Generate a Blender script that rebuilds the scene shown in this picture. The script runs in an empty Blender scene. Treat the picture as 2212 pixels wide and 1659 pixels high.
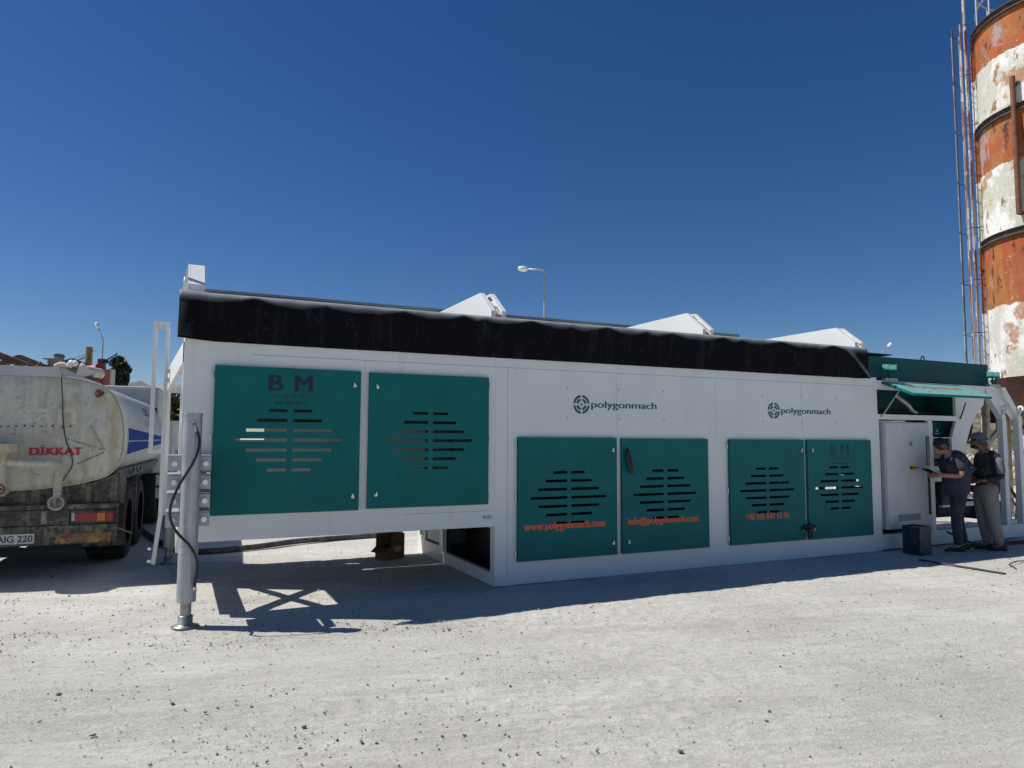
import bpy, bmesh, math, random
import numpy as np
from mathutils import Vector, Matrix
random.seed(7)
R = math.radians
scene = bpy.context.scene
col = scene.collection

# ---------------------------------------------------------------- camera, light, exposure
cam_d = bpy.data.cameras.new('camera'); cam = bpy.data.objects.new('camera', cam_d); col.objects.link(cam)
cam_d.sensor_width = 36; cam_d.lens = 1535.0/2212*36; cam_d.clip_start = 0.05; cam_d.clip_end = 3000
pitch, roll = R(4.396), R(0.2406)
fw = Vector((0, math.cos(pitch), math.sin(pitch))); up = Vector((0, -math.sin(pitch), math.cos(pitch))); rt = Vector((1, 0, 0))
c_, s_ = math.cos(roll), math.sin(roll)
Rc = rt*c_ + up*s_; Uc = up*c_ - rt*s_
cam.matrix_world = Matrix(((Rc.x, Uc.x, -fw.x, 0), (Rc.y, Uc.y, -fw.y, 0), (Rc.z, Uc.z, -fw.z, 1.65), (0, 0, 0, 1)))
scene.camera = cam
SUN = Vector((-0.787, 0.0275, 1.0)).normalized()          # towards the sun: from the left, high
sd = bpy.data.lights.new('sun', 'SUN'); sd.energy = 5.0; sd.angle = R(0.53); sd.color = (1.0, 0.965, 0.905)
sun = bpy.data.objects.new('sun', sd); col.objects.link(sun)
sun.rotation_euler = SUN.to_track_quat('Z', 'Y').to_euler()
w = bpy.data.worlds.new('World'); scene.world = w; w.use_nodes = True
wn = w.node_tree; wn.nodes.clear()
sky = wn.nodes.new('ShaderNodeTexSky'); sky.sky_type = 'NISHITA'; sky.sun_disc = False
sky.sun_elevation = math.asin(SUN.z); sky.sun_rotation = math.atan2(SUN.x, SUN.y)
sky.altitude = 1000; sky.air_density = 1.0; sky.dust_density = 0.4; sky.ozone_density = 4.0
bg = wn.nodes.new('ShaderNodeBackground'); bg.inputs[1].default_value = 0.066
wo = wn.nodes.new('ShaderNodeOutputWorld')
hs = wn.nodes.new('ShaderNodeHueSaturation'); hs.inputs['Hue'].default_value = .508; hs.inputs['Saturation'].default_value = 1.27; hs.inputs['Value'].default_value = 1.13
wn.links.new(sky.outputs[0], hs.inputs['Color']); wn.links.new(hs.outputs[0], bg.inputs[0]); wn.links.new(bg.outputs[0], wo.inputs[0])
scene.view_settings.view_transform = 'Standard'; scene.view_settings.look = 'None'
scene.view_settings.exposure = 0.0; scene.view_settings.gamma = 1
scene.cycles.max_bounces = 8; scene.cycles.use_denoising = True

# ---------------------------------------------------------------- materials
def mat(name, base, rough=0.5, metal=0.0, noise=None, bump=None, streak=None, spec=0.5, dust_sheen=None, coat=0):
    """noise: (scale, colour2, lo, hi) blotches; streak: (scale, colour2, lo, hi) vertical stains; bump: (scale, strength, distance)"""
    m = bpy.data.materials.new(name); m.use_nodes = True
    nt = m.node_tree; b = nt.nodes['Principled BSDF']
    b.inputs['Roughness'].default_value = rough; b.inputs['Metallic'].default_value = metal
    b.inputs['Specular IOR Level'].default_value = spec; b.inputs['Coat Weight'].default_value = coat
    rgb = nt.nodes.new('ShaderNodeRGB'); rgb.outputs[0].default_value = (*base, 1); out = rgb.outputs[0]
    tc = nt.nodes.new('ShaderNodeTexCoord')
    def layer(out, scale, colour, lo, hi, stretch, detail=8, rg=.6):
        mp = nt.nodes.new('ShaderNodeMapping'); mp.inputs['Scale'].default_value = stretch
        nt.links.new(tc.outputs['Object'], mp.inputs[0])
        n = nt.nodes.new('ShaderNodeTexNoise'); n.inputs['Scale'].default_value = scale
        n.inputs['Detail'].default_value = detail; n.inputs['Roughness'].default_value = rg
        nt.links.new(mp.outputs[0], n.inputs['Vector'])
        r = nt.nodes.new('ShaderNodeMapRange'); r.inputs[1].default_value = .5+(lo-.5)*.62; r.inputs[2].default_value = .5+(hi-.5)*.62
        nt.links.new(n.outputs[0], r.inputs[0])
        mx = nt.nodes.new('ShaderNodeMix'); mx.data_type = 'RGBA'
        nt.links.new(r.outputs[0], mx.inputs[0]); nt.links.new(out, mx.inputs[6]); mx.inputs[7].default_value = (*colour, 1)
        return mx.outputs[2]
    for L in ([noise] if noise and not isinstance(noise, list) else (noise or [])):
        out = layer(out, L[0], L[1], L[2], L[3], (1, 1, 1))
    for L in ([streak] if streak and not isinstance(streak, list) else (streak or [])):
        out = layer(out, L[0], L[1], L[2], L[3], (1, 1, .12))
    if dust_sheen:  # upward faces tinted paler: dust plus painted-in sheen
        g = nt.nodes.new('ShaderNodeNewGeometry'); sx = nt.nodes.new('ShaderNodeSeparateXYZ')
        nt.links.new(g.outputs['Normal'], sx.inputs[0])
        r = nt.nodes.new('ShaderNodeMapRange'); r.inputs[1].default_value = dust_sheen[1]; r.inputs[2].default_value = dust_sheen[2]
        nt.links.new(sx.outputs[2], r.inputs[0])
        mx = nt.nodes.new('ShaderNodeMix'); mx.data_type = 'RGBA'
        nt.links.new(r.outputs[0], mx.inputs[0]); nt.links.new(out, mx.inputs[6]); mx.inputs[7].default_value = (*dust_sheen[0], 1)
        out = mx.outputs[2]
    nt.links.new(out, b.inputs['Base Color'])
    if bump:
        n = nt.nodes.new('ShaderNodeTexNoise'); n.inputs['Scale'].default_value = bump[0]; n.inputs['Detail'].default_value = 6
        nt.links.new(tc.outputs['Object'], n.inputs['Vector'])
        bn = nt.nodes.new('ShaderNodeBump'); bn.inputs['Strength'].default_value = bump[1]; bn.inputs['Distance'].default_value = bump[2]
        nt.links.new(n.outputs[0], bn.inputs['Height']); nt.links.new(bn.outputs[0], b.inputs['Normal'])
    return m

M = {}
M['ladder_grey'] = mat('pale_grey_paint', (.52, .54, .54), .5)
M['white'] = mat('white_machine_paint', (.76, .775, .745), .42, noise=[(1.3, (.72, .735, .71), .45, .75), (9, (.66, .67, .64), .70, .9)], streak=(5, (.68, .68, .64), .66, .9), bump=(1.2, .25, .02))
M['teal'] = mat('teal_door_paint', (.0008, .150, .142), .5, spec=.22, noise=(2, (.001, .130, .128), .35, .7), streak=(7, (.012, .16, .155), .75, .95), bump=(1.2, .2, .015))
M['teal_flap'] = mat('dust_and_sheen_teal', (.0015, .125, .130), .5, spec=.3, dust_sheen=((.16, .40, .37), .3, .8), noise=(3, (.004, .105, .112), .4, .7))  # pale upturned faces: sunlit sheen painted in along with a dust film
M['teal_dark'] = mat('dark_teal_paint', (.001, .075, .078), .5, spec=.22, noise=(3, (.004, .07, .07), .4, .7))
M['rail'] = mat('grey_rim_paint', (.30, .36, .40), .5, noise=(8, (.3, .33, .35), .5, .75))
M['rubber'] = mat('black_belt_rubber', (.0035, .004, .0065), .75, noise=[(14, (.02, .02, .022), .66, .8)], streak=[(9, (.018, .018, .022), .60, .85)], spec=.12, dust_sheen=((.30, .30, .30), .08, .5), bump=(22, .3, .006))
M['black'] = mat('black_plastic', (.012, .012, .013), .4)
M['cavity'] = mat('dark_steel_interior_shade', (.035, .037, .038), .7, noise=(5, (.06, .06, .055), .5, .7))  # dark steel tone, also standing in for shade inside the plant
M['zinc'] = mat('bright_zinc', (.62, .64, .66), .28, .8)
M['jack'] = mat('silver_jack_paint', (.40, .42, .44), .42, .35, noise=(6, (.33, .34, .35), .45, .7), streak=(14, (.5, .5, .5), .6, .8))
M['steel'] = mat('bare_steel', (.33, .32, .30), .42, .7, noise=(20, (.16, .12, .09), .6, .8))
M['seam'] = mat('panel_joint', (.30, .32, .33), .6)
M['orange'] = mat('orange_lettering', (.80, .12, .03), .5)
M['ink'] = mat('dark_lettering', (.006, .012, .03), .5)
M['ink_faint'] = mat('faint_dark_lettering', (.003, .055, .065), .5)
M['logo'] = mat('green_logo_paint', (.006, .11, .105), .5)
M['steelgrey'] = mat('logo_grey', (.25, .27, .28), .5)
M['cabinet'] = mat('light_grey_cabinet', (.60, .62, .62), .45, noise=(4, (.55, .57, .57), .5, .7))
M['glass_dark'] = mat('dark_screen', (.012, .018, .022), .12)
M['blue_dark'] = mat('dark_blue_film', (.008, .03, .06), .3)
M['yellow'] = mat('yellow_sticker', (.75, .5, .03), .5)
M['green_st'] = mat('green_sticker', (.35, .6, .35), .5)
M['tank'] = mat('dirty_cream_tank', (.52, .50, .42), .6,
                noise=[(1.4, (.46, .46, .44), .42, .6), (3.5, (.38, .34, .24), .50, .70), (11, (.35, .30, .20), .60, .80), (34, (.18, .13, .08), .74, .80)],
                streak=[(7, (.36, .32, .22), .50, .80), (26, (.52, .50, .43), .58, .80)], bump=(6, .2, .01))
M['tankside'] = mat('pale_tank_side', (.44, .45, .45), .6, noise=(2, (.38, .39, .39), .45, .7), streak=(7, (.32, .31, .28), .6, .85))
M['chassis'] = mat('grimy_chassis', (.065, .062, .056), .8, noise=[(6, (.20, .18, .14), .45, .75), (25, (.03, .03, .03), .5, .7)], streak=(12, (.25, .22, .17), .55, .8), bump=(30, .4, .01))
M['tyre'] = mat('tyre_rubber', (.012, .012, .013), .9, noise=(12, (.04, .038, .035), .55, .85))
M['red'] = mat('red_lettering', (.42, .012, .03), .5, noise=(30, (.36, .1, .1), .6, .8))
M['redlamp'] = mat('red_lamp_lens', (.30, .01, .015), .25, noise=(25, (.12, .05, .04), .55, .75))
M['amber'] = mat('amber_lamp_lens', (.60, .14, .01), .25, noise=(25, (.2, .1, .04), .6, .8))
M['hazard_y'] = mat('worn_yellow_marking', (.42, .24, .03), .6, noise=[(7, (.20, .13, .06), .42, .6), (20, (.09, .07, .05), .50, .66)])
M['hazard_r'] = mat('worn_red_marking', (.28, .03, .02), .6, noise=(14, (.12, .08, .06), .5, .7))
M['plate'] = mat('licence_plate', (.55, .55, .52), .5, noise=(30, (.35, .33, .3), .55, .75))
M['blue'] = mat('blue_stripe', (.025, .06, .26), .8, spec=.05)
M['ghost'] = mat('ghost_lettering', (.53, .51, .44), .55, noise=(9, (.48, .46, .40), .45, .6))
M['silo_o'] = mat('rusty_orange_paint', (.50, .13, .035), .6,
                  noise=[(1.1, (.42, .10, .03), .4, .65), (4.2, (.36, .15, .07), .52, .70), (9, (.14, .07, .045), .635, .70), (22, (.62, .52, .45), .70, .76)],
                  streak=[(3, (.33, .10, .045), .5, .75), (8, (.60, .28, .12), .62, .8)], bump=(5, .35, .02))
M['silo_w'] = mat('peeling_white_paint', (.78, .77, .73), .6,
                  noise=[(1.0, (.45, .44, .33), .54, .64), (5, (.60, .58, .50), .55, .7), (6.5, (.30, .20, .13), .63, .68), (16, (.42, .26, .15), .66, .72)],
                  streak=[(4, (.50, .45, .36), .62, .8)], bump=(5, .35, .02))
M['rust'] = mat('brown_rust', (.085, .030, .018), .8, noise=[(5, (.14, .05, .025), .45, .7)], bump=(14, .4, .01))
M['ring'] = mat('dark_ring_steel', (.06, .045, .038), .7, noise=(6, (.14, .08, .05), .5, .7))
M['legpaint'] = mat('cream_leg_paint', (.50, .44, .36), .7, noise=(7, (.3, .22, .15), .5, .7))
M['galv'] = mat('galvanised_steel', (.42, .43, .44), .5, .5)
M['lamp_glass'] = mat('lamp_glass', (.8, .8, .78), .25)
M['skin'] = mat('skin', (.42, .20, .13), .5)
M['skin2'] = mat('darker_skin', (.20, .10, .065), .5)
M['hair'] = mat('black_hair', (.012, .010, .009), .6)
M['navy'] = mat('navy_cotton', (.028, .030, .052), .9, noise=(8, (.045, .045, .065), .45, .7), bump=(14, .6, .02))
M['jean'] = mat('dark_denim', (.022, .026, .038), .9, noise=(8, (.04, .045, .06), .45, .7), bump=(12, .6, .02))
M['shoe'] = mat('black_shoe', (.012, .012, .013), .6)
M['sole'] = mat('pale_sole', (.35, .34, .33), .7)
M['hoodie'] = mat('black_sweater', (.012, .014, .020), .9, noise=(8, (.024, .026, .03), .45, .7), bump=(12, .6, .02))
M['greycloth'] = mat('grey_cloth', (.15, .15, .155), .9, bump=(14, .5, .02))
M['trouser'] = mat('grey_trousers', (.20, .195, .18), .9, noise=(7, (.19, .185, .175), .45, .7), bump=(10, .8, .03))
M['hat'] = mat('grey_cotton_hat', (.15, .15, .155), .9, bump=(20, .3, .01))
M['tin'] = mat('dark_blue_tin', (.010, .022, .05), .45, .2, noise=[(6, (.03, .05, .08), .5, .7), (14, (.12, .12, .10), .66, .75)])
M['tin_side'] = mat('tarnished_tin', (.16, .15, .10), .5, .4, noise=(9, (.08, .07, .05), .45, .7))
M['carton'] = mat('brown_cardboard', (.20, .105, .05), .85, noise=(8, (.13, .07, .035), .5, .7))
M['tape'] = mat('carton_tape', (.42, .32, .2), .5)
M['hose'] = mat('dusty_black_hose', (.035, .033, .03), .7, noise=(8, (.10, .095, .085), .4, .7))
M['redhose'] = mat('red_hose', (.20, .02, .02), .6)
M['wall_red'] = mat('orange_red_panel', (.42, .12, .07), .7, noise=(3, (.5, .2, .13), .5, .7))
M['redsteel'] = mat('red_machine_paint', (.28, .025, .02), .5, noise=(4, (.18, .03, .03), .5, .7))
M['oldwood'] = mat('weathered_timber', (.10, .06, .04), .85, noise=(6, (.16, .11, .08), .5, .7))
M['rooftile'] = mat('grey_roof_sheet', (.10, .11, .12), .7, noise=(5, (.16, .16, .16), .5, .7))
M['stucco'] = mat('pale_stucco', (.35, .27, .2), .9, noise=(5, (.25, .18, .13), .5, .7))
M['brick'] = mat('brown_brick', (.17, .07, .05), .9, noise=(12, (.25, .13, .09), .45, .6))
M['yellowbrown'] = mat('ochre_painted_steel', (.26, .19, .05), .6, noise=(4, (.16, .12, .06), .5, .7))
M['concrete'] = mat('pale_concrete', (.58, .52, .46), .8, noise=(6, (.48, .42, .36), .5, .7))
M['whitepipe'] = mat('white_plastic_pipe', (.78, .77, .74), .5)
M['rock'] = mat('limestone_rock', (.52, .45, .36), .9, noise=[(2, (.40, .33, .25), .45, .65), (9, (.28, .23, .18), .6, .75)], bump=(8, .8, .05))
M['bark'] = mat('bark', (.06, .045, .03), .9)
def leafmat(name, c1, c2):
    m = bpy.data.materials.new(name); m.use_nodes = True; nt = m.node_tree; b = nt.nodes['Principled BSDF']
    b.inputs['Roughness'].default_value = .6
    oi = nt.nodes.new('ShaderNodeTexNoise'); oi.inputs['Scale'].default_value = 2.5; oi.inputs['Detail'].default_value = 3
    tc = nt.nodes.new('ShaderNodeTexCoord'); nt.links.new(tc.outputs['Object'], oi.inputs['Vector'])
    r = nt.nodes.new('ShaderNodeMapRange'); r.inputs[1].default_value = .35; r.inputs[2].default_value = .65; nt.links.new(oi.outputs[0], r.inputs[0])
    mx = nt.nodes.new('ShaderNodeMix'); mx.data_type = 'RGBA'; mx.inputs[6].default_value = (*c1, 1); mx.inputs[7].default_value = (*c2, 1)
    nt.links.new(r.outputs[0], mx.inputs[0]); nt.links.new(mx.outputs[2], b.inputs['Base Color'])
    return m
M['leaf_dark'] = leafmat('dark_green_leaves', (.018, .035, .014), (.035, .06, .02))
M['leaf_olive'] = leafmat('olive_leaves', (.07, .075, .02), (.12, .12, .03))

# ground: crushed limestone dust
def ground_mat():
    m = bpy.data.materials.new('crushed_limestone'); m.use_nodes = True; nt = m.node_tree; b = nt.nodes['Principled BSDF']
    b.inputs['Roughness'].default_value = .95; b.inputs['Specular IOR Level'].default_value = .15
    tc = nt.nodes.new('ShaderNodeTexCoord')
    def tex(scale, detail=6, rough=.6, sc=(1, 1, 1), rot=0, dist=0):
        mp = nt.nodes.new('ShaderNodeMapping'); mp.vector_type = 'TEXTURE'; mp.inputs['Rotation'].default_value = (0, 0, rot); nt.links.new(tc.outputs['Object'], mp.inputs[0])
        m2 = nt.nodes.new('ShaderNodeMapping'); m2.inputs['Scale'].default_value = sc; nt.links.new(mp.outputs[0], m2.inputs[0])
        n = nt.nodes.new('ShaderNodeTexNoise'); n.inputs['Scale'].default_value = scale; n.inputs['Detail'].default_value = detail; n.inputs['Roughness'].default_value = rough; n.inputs['Distortion'].default_value = dist
        nt.links.new(m2.outputs[0], n.inputs['Vector']); return n.outputs[0]
    def rng(o, lo, hi, a=0, bb=1):
        r = nt.nodes.new('ShaderNodeMapRange'); r.inputs[1].default_value = lo; r.inputs[2].default_value = hi
        r.inputs[3].default_value = a; r.inputs[4].default_value = bb; nt.links.new(o, r.inputs[0]); return r.outputs[0]
    def mix(f, a, c):
        mx = nt.nodes.new('ShaderNodeMix'); mx.data_type = 'RGBA'; nt.links.new(f, mx.inputs[0])
        if hasattr(a, 'links'): nt.links.new(a, mx.inputs[6])
        else: mx.inputs[6].default_value = (*a, 1)
        mx.inputs[7].default_value = (*c, 1); return mx.outputs[2]
    def mth(op, a, c):
        n = nt.nodes.new('ShaderNodeMath'); n.operation = op; nt.links.new(a, n.inputs[0])
        if hasattr(c, 'links'): nt.links.new(c, n.inputs[1])
        else: n.inputs[1].default_value = c
        return n.outputs[0]
    streaks = tex(.9, 9, .68, (.30, 2.2, 1), R(14), .6); streak2 = tex(2.6, 8, .7, (.16, 2.0, 1), R(9), .3)
    patch = rng(tex(.55, 5, .62, (.6, 1, 1), R(10)), .46, .56)
    o = mix(rng(tex(.35, 6, .6), .42, .58), (.60, .58, .525), (.68, .66, .605))
    o = mix(rng(streaks, .50, .62, 0, .6), o, (.50, .475, .42))
    o = mix(rng(streak2, .53, .62, 0, .5), o, (.73, .71, .66))
    o = mix(rng(tex(5, 8, .72, (.6, 1.3, 1), R(10)), .52, .62, 0, .5), o, (.47, .455, .415))
    grit = rng(tex(70, 4, .75), .53, .62)
    o = mix(mth('MULTIPLY', grit, mth('ADD', mth('MULTIPLY', patch, .55), rng(tex(3, 3, .5), .4, .6, .15, .35))), o, (.28, .265, .235))
    o = mix(rng(tex(38, 5, .7), .55, .64, 0, .5), o, (.72, .70, .65))
    o = mix(rng(tex(22, 6, .8), .54, .62, 0, .45), o, (.40, .385, .34))
    nt.links.new(o, b.inputs['Base Color'])
    h = mth('ADD', mth('MULTIPLY', tex(13, 8, .72, (.55, 1.3, 1), R(10), .3), 1.0), mth('MULTIPLY', tex(34, 6, .72, (.7, 1.2, 1), R(10)), .42))
    h = mth('ADD', h, mth('MULTIPLY', mth('MULTIPLY', tex(90, 4, .7), mth('ADD', mth('MULTIPLY', patch, .8), rng(tex(3, 3, .5), .4, .6, .3, .5))), .30))
    bn = nt.nodes.new('ShaderNodeBump'); bn.inputs['Strength'].default_value = 1.0; bn.inputs['Distance'].default_value = .030
    nt.links.new(h, bn.inputs['Height']); nt.links.new(bn.outputs[0], b.inputs['Normal'])
    return m
M['ground'] = ground_mat()

# silo paint: orange and white bands with ragged edges, rust, flaking
def silo_mat():
    m = bpy.data.materials.new('weathered_banded_paint'); m.use_nodes = True; nt = m.node_tree; b = nt.nodes['Principled BSDF']
    b.inputs['Roughness'].default_value = .7; b.inputs['Specular IOR Level'].default_value = .2
    tc = nt.nodes.new('ShaderNodeTexCoord')
    def tex(scale, sc=(1, 1, 1), detail=8, rough=.65):
        m2 = nt.nodes.new('ShaderNodeMapping'); m2.inputs['Scale'].default_value = sc; nt.links.new(tc.outputs['Object'], m2.inputs[0])
        n = nt.nodes.new('ShaderNodeTexNoise'); n.inputs['Scale'].default_value = scale; n.inputs['Detail'].default_value = detail; n.inputs['Roughness'].default_value = rough
        nt.links.new(m2.outputs[0], n.inputs['Vector']); return n.outputs[0]
    def lay(o, f, lo, hi, c, amt=1):
        r = nt.nodes.new('ShaderNodeMapRange'); r.inputs[1].default_value = lo; r.inputs[2].default_value = hi; r.inputs[4].default_value = amt; nt.links.new(f, r.inputs[0])
        mx = nt.nodes.new('ShaderNodeMix'); mx.data_type = 'RGBA'; nt.links.new(r.outputs[0], mx.inputs[0])
        if hasattr(o, 'links'): nt.links.new(o, mx.inputs[6])
        else: mx.inputs[6].default_value = (*o, 1)
        if hasattr(c, 'links'): nt.links.new(c, mx.inputs[7])
        else: mx.inputs[7].default_value = (*c, 1)
        return mx.outputs[2]
    og = lay((.42, .108, .033), tex(.9), .47, .55, (.40, .16, .055))
    og = lay(og, tex(2.6), .50, .60, (.30, .13, .055), .9)
    og = lay(og, tex(3.2, (1, 1, .15)), .50, .60, (.33, .085, .035), .7)
    og = lay(og, tex(5, (1, 1, .5)), .585, .63, (.10, .045, .03))
    og = lay(og, tex(12), .63, .66, (.55, .45, .38), .8)
    og = lay(og, tex(1.8, (1, 1, .6)), .58, .64, (.36, .33, .34), .8)
    wh = lay((.76, .75, .71), tex(.7, (1, 1, .7)), .50, .55, (.50, .50, .39), .9)
    wh = lay(wh, tex(2.4, (1, 1, .3)), .53, .62, (.55, .50, .42), .8)
    wh = lay(wh, tex(4.2, (1, 1, .6)), .59, .625, (.26, .15, .09))
    wh = lay(wh, tex(13), .63, .66, (.40, .27, .18), .8)
    wh = lay(wh, tex(1.3), .565, .60, (.40, .17, .07), .8)
    wh = lay(wh, tex(20), .57, .62, (.82, .81, .78), .6)
    sx = nt.nodes.new('ShaderNodeSeparateXYZ'); nt.links.new(tc.outputs['Object'], sx.inputs[0])
    ns = nt.nodes.new('ShaderNodeMath'); ns.operation = 'MULTIPLY_ADD'; nt.links.new(tex(3.5), ns.inputs[0]); ns.inputs[1].default_value = .22; nt.links.new(sx.outputs[2], ns.inputs[2])
    z0, z1 = 2.9, 10.8; mr = nt.nodes.new('ShaderNodeMapRange'); mr.inputs[1].default_value = z0+.14; mr.inputs[2].default_value = z1+.14; nt.links.new(ns.outputs[0], mr.inputs[0])
    cr = nt.nodes.new('ShaderNodeValToRGB'); cr.color_ramp.interpolation = 'CONSTANT'; el = cr.color_ramp.elements
    el[0].position = 0; el[0].color = (1, 1, 1, 1); el[1].position = (4.33-z0)/(z1-z0); el[1].color = (0, 0, 0, 1)
    for z, v in ((5.80, 1), (7.20, 0), (8.28, 1), (9.48, 0)): e = el.new((z-z0)/(z1-z0)); e.color = (v, v, v, 1)
    nt.links.new(mr.outputs[0], cr.inputs[0])
    fin = nt.nodes.new('ShaderNodeMix'); fin.data_type = 'RGBA'; nt.links.new(cr.outputs[0], fin.inputs[0]); nt.links.new(og, fin.inputs[6]); nt.links.new(wh, fin.inputs[7])
    nt.links.new(fin.outputs[2], b.inputs['Base Color'])
    bn = nt.nodes.new('ShaderNodeBump'); bn.inputs['Strength'].default_value = .5; bn.inputs['Distance'].default_value = .03; nt.links.new(tex(4.5), bn.inputs['Height']); nt.links.new(bn.outputs[0], b.inputs['Normal'])
    return m
M['silo_paint'] = silo_mat()

# ---------------------------------------------------------------- mesh helpers
class MB:
    def __init__(s): s.v = []; s.f = []; s.mi = []; s.mats = []; s.sm = []
    def m(s, name):
        if name not in s.mats: s.mats.append(name)
        return s.mats.index(name)
    def add(s, vs, fs, mt, smooth=False):
        b = len(s.v); s.v += [tuple(v) for v in vs]; i = s.m(mt)
        for f in fs: s.f.append([b+k for k in f]); s.mi.append(i); s.sm.append(smooth)
        return s
    def box(s, x0, x1, y0, y1, z0, z1, mt='white'):
        vs = [(x, y, z) for z in (z0, z1) for y in (y0, y1) for x in (x0, x1)]
        return s.add(vs, [(0, 2, 3, 1), (4, 5, 7, 6), (0, 1, 5, 4), (2, 6, 7, 3), (0, 4, 6, 2), (1, 3, 7, 5)], mt)
    def prism(s, poly, axis, a, b, mt='white'):
        """poly: 2D points; axis 'x' -> (y,z) poly, 'y' -> (x,z) poly, 'z' -> (x,y) poly, extruded a..b"""
        def P(p, t): return {'x': (t, p[0], p[1]), 'y': (p[0], t, p[1]), 'z': (p[0], p[1], t)}[axis]
        n = len(poly); vs = [P(p, a) for p in poly]+[P(p, b) for p in poly]
        ar = sum(poly[i][0]*poly[(i+1) % n][1]-poly[(i+1) % n][0]*poly[i][1] for i in range(n))
        flip = (ar > 0) != (axis == 'y')
        f0 = list(range(n)); f1 = list(range(n, 2*n))
        fs = [f0[::-1] if flip else f0, f1 if flip else f1[::-1]]
        for i in range(n):
            j = (i+1) % n; fs.append([i, j, n+j, n+i] if flip else [i, n+i, n+j, j])
        if b < a: fs = [f[::-1] for f in fs]
        return s.add(vs, fs, mt)
    def bar(s, p0, p1, w, h, mt='white', upv=(0, 0, 1)):
        p0, p1 = Vector(p0), Vector(p1); d = (p1-p0).normalized(); u = Vector(upv)
        if abs(d.dot(u)) > .98: u = Vector((0, 1, 0))
        a = d.cross(u).normalized(); u = a.cross(d)
        vs = []
        for p in (p0, p1):
            for (i, j) in ((-1, -1), (1, -1), (1, 1), (-1, 1)): vs.append(p+a*(i*w/2)+u*(j*h/2))
        return s.add(vs, [(0, 1, 2, 3), (7, 6, 5, 4), (0, 4, 5, 1), (1, 5, 6, 2), (2, 6, 7, 3), (3, 7, 4, 0)], mt)
    def cyl(s, p0, p1, r0, r1=None, n=20, mt='white', caps=True, smooth=True):
        r1 = r0 if r1 is None else r1
        p0, p1 = Vector(p0), Vector(p1); d = (p1-p0).normalized(); u = Vector((0, 0, 1)) if abs(d.z) < .9 else Vector((1, 0, 0))
        a = d.cross(u).normalized(); c = d.cross(a)
        ring = lambda p, r: [p+a*(r*math.cos(2*math.pi*k/n))+c*(r*math.sin(2*math.pi*k/n)) for k in range(n)]
        vs = ring(p0, r0)+ring(p1, r1)
        s.add(vs, [(k, (k+1) % n, n+(k+1) % n, n+k) for k in range(n)], mt, smooth)
        if caps:
            s.add(ring(p0, r0), [list(range(n))[::-1]], mt); s.add(ring(p1, r1), [list(range(n))], mt)
        return s
    def tube(s, pts, r, n=8, mt='black', closed=False):
        pts = [Vector(p) for p in pts]; m = len(pts); vs = []; prev = None
        for i, p in enumerate(pts):
            if closed: t = pts[(i+1) % m]-pts[i-1]
            else: t = pts[min(i+1, m-1)]-pts[max(i-1, 0)]
            t = t.normalized() if t.length > 1e-9 else Vector((0, 0, 1))
            if prev is None:
                u = Vector((0, 0, 1)) if abs(t.z) < .9 else Vector((1, 0, 0)); a = t.cross(u).normalized()
            else: a = (prev-t*prev.dot(t)).normalized()
            prev = a; c = t.cross(a)
            rr = r[i] if isinstance(r, (list, tuple)) else r
            vs += [p+a*(rr*math.cos(2*math.pi*k/n))+c*(rr*math.sin(2*math.pi*k/n)) for k in range(n)]
        fs = []
        for i in range(m if closed else m-1):
            j = (i+1) % m
            for k in range(n): fs.append((i*n+k, i*n+(k+1) % n, j*n+(k+1) % n, j*n+k))
        if not closed: fs += [list(range(n))[::-1], [(m-1)*n+k for k in range(n)]]
        return s.add(vs, fs, mt, True)
    def lathe(s, prof, n=24, mt='white', c=(0, 0), smooth=True, a0=0, a1=2*math.pi):
        full = abs(a1-a0-2*math.pi) < 1e-6; k = n if full else n+1
        vs = [(c[0]+r*math.cos(a0+(a1-a0)*i/n), c[1]+r*math.sin(a0+(a1-a0)*i/n), z) for (r, z) in prof for i in range(k)]
        fs = []
        for j in range(len(prof)-1):
            for i in range(n):
                i2 = (i+1) % k; fs.append((j*k+i, j*k+i2, (j+1)*k+i2, (j+1)*k+i))
        return s.add(vs, fs, mt, smooth)
    def holed(s, x0, x1, z0, z1, y0, y1, holes, mt='white', cuts=()):
        """panel in the xz plane, thickness y0..y1, rectangular holes really cut through"""
        xs = sorted(set([x0, x1]+[h[i] for h in holes for i in (0, 1)])); zs = sorted(set([z0, z1]+[h[i] for h in holes for i in (2, 3)]))
        xs = [x for x in xs if x0 <= x <= x1]; zs = [z for z in zs if z0 <= z <= z1]
        nx, nz = len(xs)-1, len(zs)-1
        def solid(i, j):
            if i < 0 or j < 0 or i >= nx or j >= nz: return False
            cx, cz = (xs[i]+xs[i+1])/2, (zs[j]+zs[j+1])/2
            return not any(h[0] < cx < h[1] and h[2] < cz < h[3] for h in holes)
        vid = {}; vs = []
        def V(i, j, k):
            if (i, j, k) not in vid: vid[(i, j, k)] = len(vs); vs.append((xs[i], (y0, y1)[k], zs[j]))
            return vid[(i, j, k)]
        fs = []
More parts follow.
